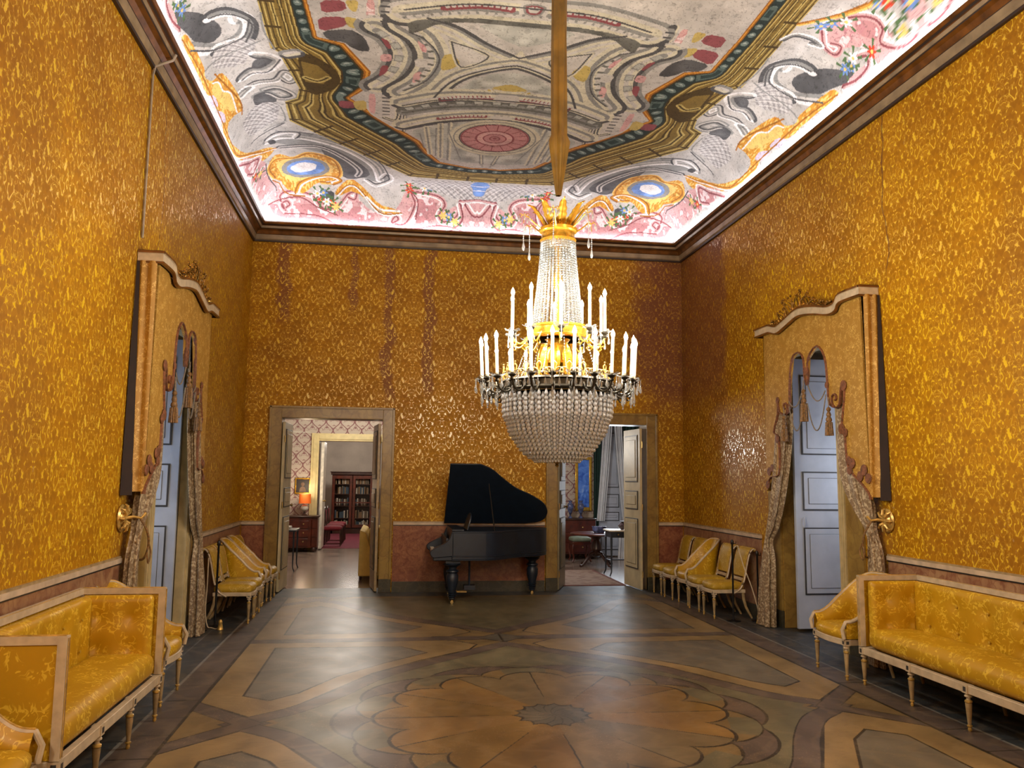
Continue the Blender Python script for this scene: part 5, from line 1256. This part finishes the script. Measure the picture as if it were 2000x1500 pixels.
def commode(name, label, x0, x1, y0, y1, H, mat, canted=False):
    o = ((x0+x1)/2, y0, 0)
    t = thing(name, label, 'commode', o)
    m = MB()
    pl = [(x0, y0), (x1-.14, y0), (x1, y0+.16), (x1, y1), (x0, y1)] if canted else [(x0, y0), (x1, y0), (x1, y1), (x0, y1)]
    m.prism(pl, .10, H-.04); m.build('body', mat, t, bevel=.006, world=o)
    m = MB(); cx, cy = (x0+x1)/2, (y0+y1)/2; m.prism([(cx+(x-cx)*1.05, cy+(y-cy)*1.06) for x, y in pl], H-.04, H); m.build('top', 'darkwood', t, bevel=.008, world=o)
    for k in range(3):
        z = .14+k*(H-.22)/3; m = MB(); m.box(x0+.05, x1-.05-(.14 if canted else 0), y0-.012, y0, z, z+(H-.22)/3-.03)
        dr = m.build('drawer', mat, t, bevel=.004, world=o)
        for xx in (x0+.22, x1-.3): m = MB(); m.lathe([(.016, 0), (.010, -.02), (.016, -.03), (.001, -.035)], 10, (xx-o[0], -.012, z+(H-.22)/6), ax='y') ; m.build('knob', 'brass', dr)
    if canted:
        for k in range(3):
            z = .14+k*(H-.22)/3; m = MB(); e = .012; m.add([(x1-.12, y0+.012, z), (x1-.015, y0+.135, z), (x1-.015, y0+.135, z+.19), (x1-.12, y0+.012, z+.19), (x1-.11, y0+.0, z), (x1-.003, y0+.127, z), (x1-.003, y0+.127, z+.19), (x1-.11, y0, z+.19)], [(0, 1, 2, 3), (4, 5, 6, 7), (0, 1, 5, 4), (2, 3, 7, 6), (0, 3, 7, 4), (1, 2, 6, 5)]); m.build('side_panel', mat, t, world=o)
    for x in (x0+.07, x1-.07):
        for y in (y0+.07, y1-.07): m = MB(); m.lathe([(.03, .10), (.05, .07), (.05, .03), (.03, 0)], 10, (x, y, 0)); m.build('foot', 'darkwood', t, world=o)
    return t
commode('commode', 'dark wood corner commode with drawers below the orange lamp', -2.62, -1.66, 19.45, 20.0, .82, 'mahogany', True)
# framed portrait, lamp
o = (-2.08, 20.085, 1.5)
t = thing('framed_portrait', 'small gilt framed dark portrait above the orange lamp', 'painting', o)
m = MB(); 
for a in ((-.18, -.15, -.19, .19), (.15, .18, -.19, .19), (-.15, .15, .155, .19), (-.15, .15, -.19, -.155)): m.box(a[0], a[1], -.03, .008, a[2], a[3])
m.build('frame', 'gold', t, bevel=.006)
m = MB(); m.box(-.15, .15, -.01, .004, -.155, .155); cv = m.build('canvas', plain('dark_canvas', (40, 30, 24), .5), t, False)
m = MB(); m.lathe([(.001, -.004), (.04, -.003), (.045, 0)], 20, (0, -.011, .04), ax='y'); m.T = Matrix.Identity(4); m.prism(catmull([(-.08, -.14), (-.06, -.05), (0, -.01), (.06, -.05), (.08, -.14)], 3), -.013, -.010, 'xz'); m.build('painted_sitter', plain('pale_flesh_paint', (112, 88, 68), .6), cv)
o = (-1.98, 19.72, .82)
t = thing('table_lamp', 'table lamp with orange shade and white globe on the dark commode', 'lamp', o)
m = MB(); m.lathe([(.001, 0), (.07, 0), (.07, .02), (.03, .04), (.025, .09)], 20); m.build('base', 'darkwood', t)
m = MB(); m.lathe([(.025, .09), (.07, .12), (.09, .17), (.07, .23), (.03, .25)], 20); m.build('globe', 'white', t)
m = MB(); m.lathe([(.14, .28), (.135, .50)], 28); m.lathe([(.135, .28), (.13, .50)], 28)
lm = NT('lit_orange_shade'); lm.b.inputs['Emission Color'].default_value = rgba((235, 110, 30)); lm.b.inputs['Emission Strength'].default_value = .35; m.build('lamp_shade', lm.fin((200, 90, 30), .8), t)
m = MB(); m.lathe([(.001, .495), (.128, .495), (.128, .50), (.001, .50)], 28); m.build('shade_top', emit('lamp_glow', (255, 240, 210), 2.2), t)
point('table_lamp_light', (-1.98, 19.5, 1.45), 12, (1, .8, .55), .08)
# cream sofa end
o = (-.20, 14.2, 0); t = thing('slipcovered_sofa', 'pale yellow sofa seen from its end through the left doorway', 'sofa', o)
ys = plain('pale_yellow_cover', (206, 180, 104), .75, 0, .06)
m = MB(); m.prism([(-.31, .07), (-.08, .07), (-.08, .34), (-.20, .80), (-.30, .84)], 0, 1.7, 'xz'); m.build('back', ys, t, bevel=.02)
m = MB(); m.box(-.08, .62, 0, 1.7, .07, .36); m.build('base', ys, t, bevel=.02)
m = MB(); m.puff((.25, .85, .44), (.66, 1.6, .16), (8, 14, 4), .35, (0, 0, .02)); m.build('seat_cushion', ys, t)
m = MB(); m.puff((-.04, .45, .66), (.20, .70, .46), (5, 10, 8), .4, (.02, 0, 0)); m.build('back_cushion', ys, t)
for x in (-.27, .56): m = MB(); m.lathe([(.03, .07), (.02, 0)], 10, (x, .06, 0)); m.build('foot', 'darkwood', t)
# small table with black legs and china, left edge of the doorway
o = (-1.98, 15.9, 0); t = thing('side_table', 'small black-legged table just inside the left doorway', 'table', o)
m = MB(); m.box(-.28, .28, -.35, .35, .72, .75); m.build('table_top', 'black', t, bevel=.004)
for x in (-.24, .24):
    for y in (-.31, .31): m = MB(); m.tube([(x, y, .72), (x, y, .3), (x*1.0, y, .08), (x*1.12, y*1.06, .0)], [.018, .013, .010, .012], 8); m.build('leg', 'black', t)
for k, (dx, dy) in enumerate(((.12, -.2), (.08, .1))):
    m = MB(); m.lathe([(.001, 0), (.04, 0), (.035, .01), (.05, .03), (.075, .05), (.072, .052), (.03, .02), (.001, .015)], 20)
    b = m.build('china_bowl', 'white'); b.location = (o[0]+dx, o[1]+dy, .752); prop(b, ('white china bowl at the near end of the black-legged table', 'white china bowl at the far end of the black-legged table')[k], 'bowl', 'china on the small table')
# right salon: commode, vases, gilt mirror, pedestal table, console, stool, curtains
commode('commode', 'mahogany commode under the blue mirror in the right hand room', 3.55, 4.50, 17.75, 18.25, .87, 'mahogany')
o = (4.34, 18.285, 1.62); t = thing('wall_mirror', 'tall gilt framed mirror reflecting blue light above the mahogany commode', 'mirror', o)
m = MB()
for a in ((-.19, -.13, -.60, .62), (.13, .19, -.60, .62), (-.13, .13, .55, .62), (-.13, .13, -.60, -.52)): m.box(a[0], a[1], -.05, .01, a[2], a[3])
m.build('frame', 'gold', t, bevel=.008)
bl = NT('painted_blue_reflection'); n_ = bl.noise(bl.coord(), 6, 6, 1.0); m = MB(); m.box(-.13, .13, -.02, .0, -.52, .55); m.build('glass', bl.fin(bl.ramp(n_, [(.3, (40, 84, 190)), (.55, (90, 140, 235)), (.75, (150, 185, 245))]), .25), t)  # blue reflected light painted into the colour of the glass
vb = plain('blue_white_china', (70, 78, 110), .2, 0, .5, 14)
for k, x in enumerate((3.965, 4.205)):
    m = MB(); m.lathe([(.001, 0), (.045, 0), (.045, .02), (.015, .05), (.02, .08), (.06, .18), (.075, .25), (.06, .31), (.03, .335), (.035, .36), (.055, .385), (.045, .385), (.001, .33)], 24)
    b = m.build('china_vase', vb); b.location = (x, 17.95, .872); prop(b, ('left blue and white vase on the mahogany commode', 'right blue and white vase, under the mirror edge, on the mahogany commode')[k], 'vase', 'vases on the mahogany commode')
o = (4.13, 16.25, 0); t = thing('pedestal_table', 'round wooden pedestal table with splayed carved feet in the right hand room', 'table', o)
m = MB(); m.lathe([(.001, .62), (.50, .62), (.53, .635), (.53, .655), (.50, .665), (.001, .665)], 48); m.build('table_top', 'mahogany', t)
m = MB(); m.lathe([(.16, .62), (.10, .58), (.06, .52), (.10, .42), (.11, .34), (.07, .28), (.10, .22), (.05, .18)], 20); m.build('pedestal', 'darkwood', t)
for k in range(4):
    a = k*PI/2+.5; m = MB(); m.tube([(.05*math.cos(a), .05*math.sin(a), .26), (.16*math.cos(a), .16*math.sin(a), .24), (.28*math.cos(a), .28*math.sin(a), .12), (.38*math.cos(a), .38*math.sin(a), .03), (.43*math.cos(a), .43*math.sin(a), .028)], [.04, .035, .03, .024, .028], 8); m.build('foot', 'darkwood', t)
m = MB(); m.lathe([(.001, 0), (.10, 0), (.11, .02), (.135, .05), (.14, .10), (.15, .13), (.14, .13), (.12, .05), (.001, .02)], 28)
b = m.build('oval_planter', vb); b.location = (4.16, 16.15, .667); b.scale = (1, .7, 1); prop(b, 'blue and white china planter on the round pedestal table', 'planter')
o = (4.30, 14.72, 0); t = thing('console_table', 'black console table with a white marble top in the right hand room', 'table', o)
m = MB(); m.box(-.37, .37, -.24, .24, .80, .825); m.build('marble_top', 'white', t, bevel=.006)
m = MB(); m.box(-.34, .34, -.21, .21, .69, .80); m.build('apron', 'black', t, bevel=.004)
for x in (-.2, 0, .2): m = MB(); m.lathe([(.016, 0), (.008, -.01), (.001, -.014)], 10, (x, -.212, .745), ax='y'); m.build('rosette', 'brass', t)
for x in (-.33, .33):
    for y in (-.2, .2): m = MB(); m.tube([(x, y, .69), (x, y, .3), (x, y, .08), (x*1.10, y*1.1, .008)], [.022, .016, .013, .012], 8); m.build('leg', 'black', t)
m = MB(); m.box(-.33, .33, -.012, .012, .27, .29); m.box(-.345, -.325, -.2, .2, .27, .29); m.box(.325, .345, -.2, .2, .27, .29); m.build('stretcher', 'black', t)
m = MB(); m.lathe([(.001, 0), (.03, 0), (.03, .01), (.07, .05), (.075, .08), (.04, .12), (.025, .135), (.035, .155), (.001, .15)], 20)
b = m.build('dark_vase', plain('dark_lustre_glaze', (66, 54, 60), .2, 0, .5, 20)); b.location = (4.20, 14.62, .827); prop(b, 'dark squat vase standing on the black console table', 'vase')
o = (4.0, 17.15, 0); t = thing('stool', 'carved stool with a pale green cushion behind the pedestal table', 'stool', o)
m = MB(); m.puff((0, 0, .47), (.42, .42, .09), (8, 8, 4), .4, (0, 0, .02)); m.build('cushion', plain('pale_green_silk', (118, 130, 112), .6), t)
m = MB(); m.box(-.2, .2, -.2, .2, .36, .43); m.build('seat_frame', 'mahogany', t, bevel=.01)
for x in (-.18, .18):
    for y in (-.18, .18): m = MB(); m.tube(catmull([(x, y, .38), (x*1.12, y*1.12, .25), (x*.95, y*.95, .1), (x*1.1, y*1.1, 0.014)], 3), .02, 8); m.build('leg', 'mahogany', t)
# salon window: blue shutters, white curtains, green drapes
m = MB()
M['greendrape'] = plain('dark_green_velvet', (24, 52, 46), .8); M['whitecloth'] = plain('white_sheer_curtain', (216, 220, 226), .8, 0, .03)
w3 = thing('window_3', None, None, (4.95, 18.28, 0)); w3['kind'] = 'structure'
m = MB(); panel_leaf(m, lambda u, v, z: (-.28+u, -.01-v, z), .56, .02, 3.0, [(.15, .62), (.80, 1.0), (1.1, 1.4), (1.55, 2.8)], .04); m.build('inner_shutter', ['bluepaint', 'darkline'], w3)
def sheet(x_t0, x_t1, x_b0, x_b1, y, z0, z1, mat, label, folds, amp=.03, gather=0, grp=None):
    m = MB()
    def f(u, v):
        k = v**1.3; a = x_t0+(x_b0-x_t0)*k; b = x_t1+(x_b1-x_t1)*k
        return (a+(b-a)*u, y+amp*math.sin(u*folds*2*PI+v)*(1-.3*v)+.015*math.sin(u*folds*5), z1+(z0-z1)*v)
    def f2(u, v): p = f(u, v); return (p[0], p[1]+.006, p[2])
    m.grid(f, 60, 14); m.grid(f2, 60, 14); o = m.build('curtain', mat); return prop(o, label, 'curtain', grp)
sheet(4.78, 5.00, 4.62, 4.80, 18.12, .80, 3.4, 'whitecloth', 'white sheer curtain drawn to the left of the blue shutters', 5, grp='white sheer curtains')
sheet(5.00, 5.20, 5.22, 5.34, 18.12, .80, 3.4, 'whitecloth', 'white sheer curtain drawn to the right of the blue shutters', 4, grp='white sheer curtains')
sheet(4.56, 4.76, 4.56, 4.66, 18.18, .01, 3.4, 'greendrape', 'dark green drape left of the white curtains', 3, grp='dark green drapes')
sheet(5.18, 5.62, 5.36, 5.62, 18.18, .01, 3.4, 'greendrape', 'dark green drape right of the white curtains', 5, grp='dark green drapes')
sheet(4.98, 5.22, 4.96, 5.24, 17.6, .01, .72, 'whitecloth', 'white cloth hanging below the console in the right hand room', 5)
def rug():
    t = NT('faded_red_rug'); P = t.coord(); x, y, z = t.sep(P)[:3]
    v = t.n.new('ShaderNodeTexVoronoi'); t.L(P, v.inputs['Vector']); v.inputs['Scale'].default_value = 7
    f = t.step(v.outputs['Distance'], .3, .5); n = t.noise(P, 4, 4)
    return t.fin(t.mix(f, t.ramp(n, [(.3, (104, 78, 70)), (.7, (126, 100, 88))]), (136, 116, 104)), .9)
m = MB(); m.box(2.55, 3.90, 13.35, 15.6, -.003, .006, 0); m.box(2.6, 3.84, 13.42, 15.54, .006, .008, 1)
prop(m.build('patterned_rug', [plain('rug_border', (104, 66, 62), .9), rug()], None, False), 'faded red patterned rug on the floor of the right hand room', 'rug')
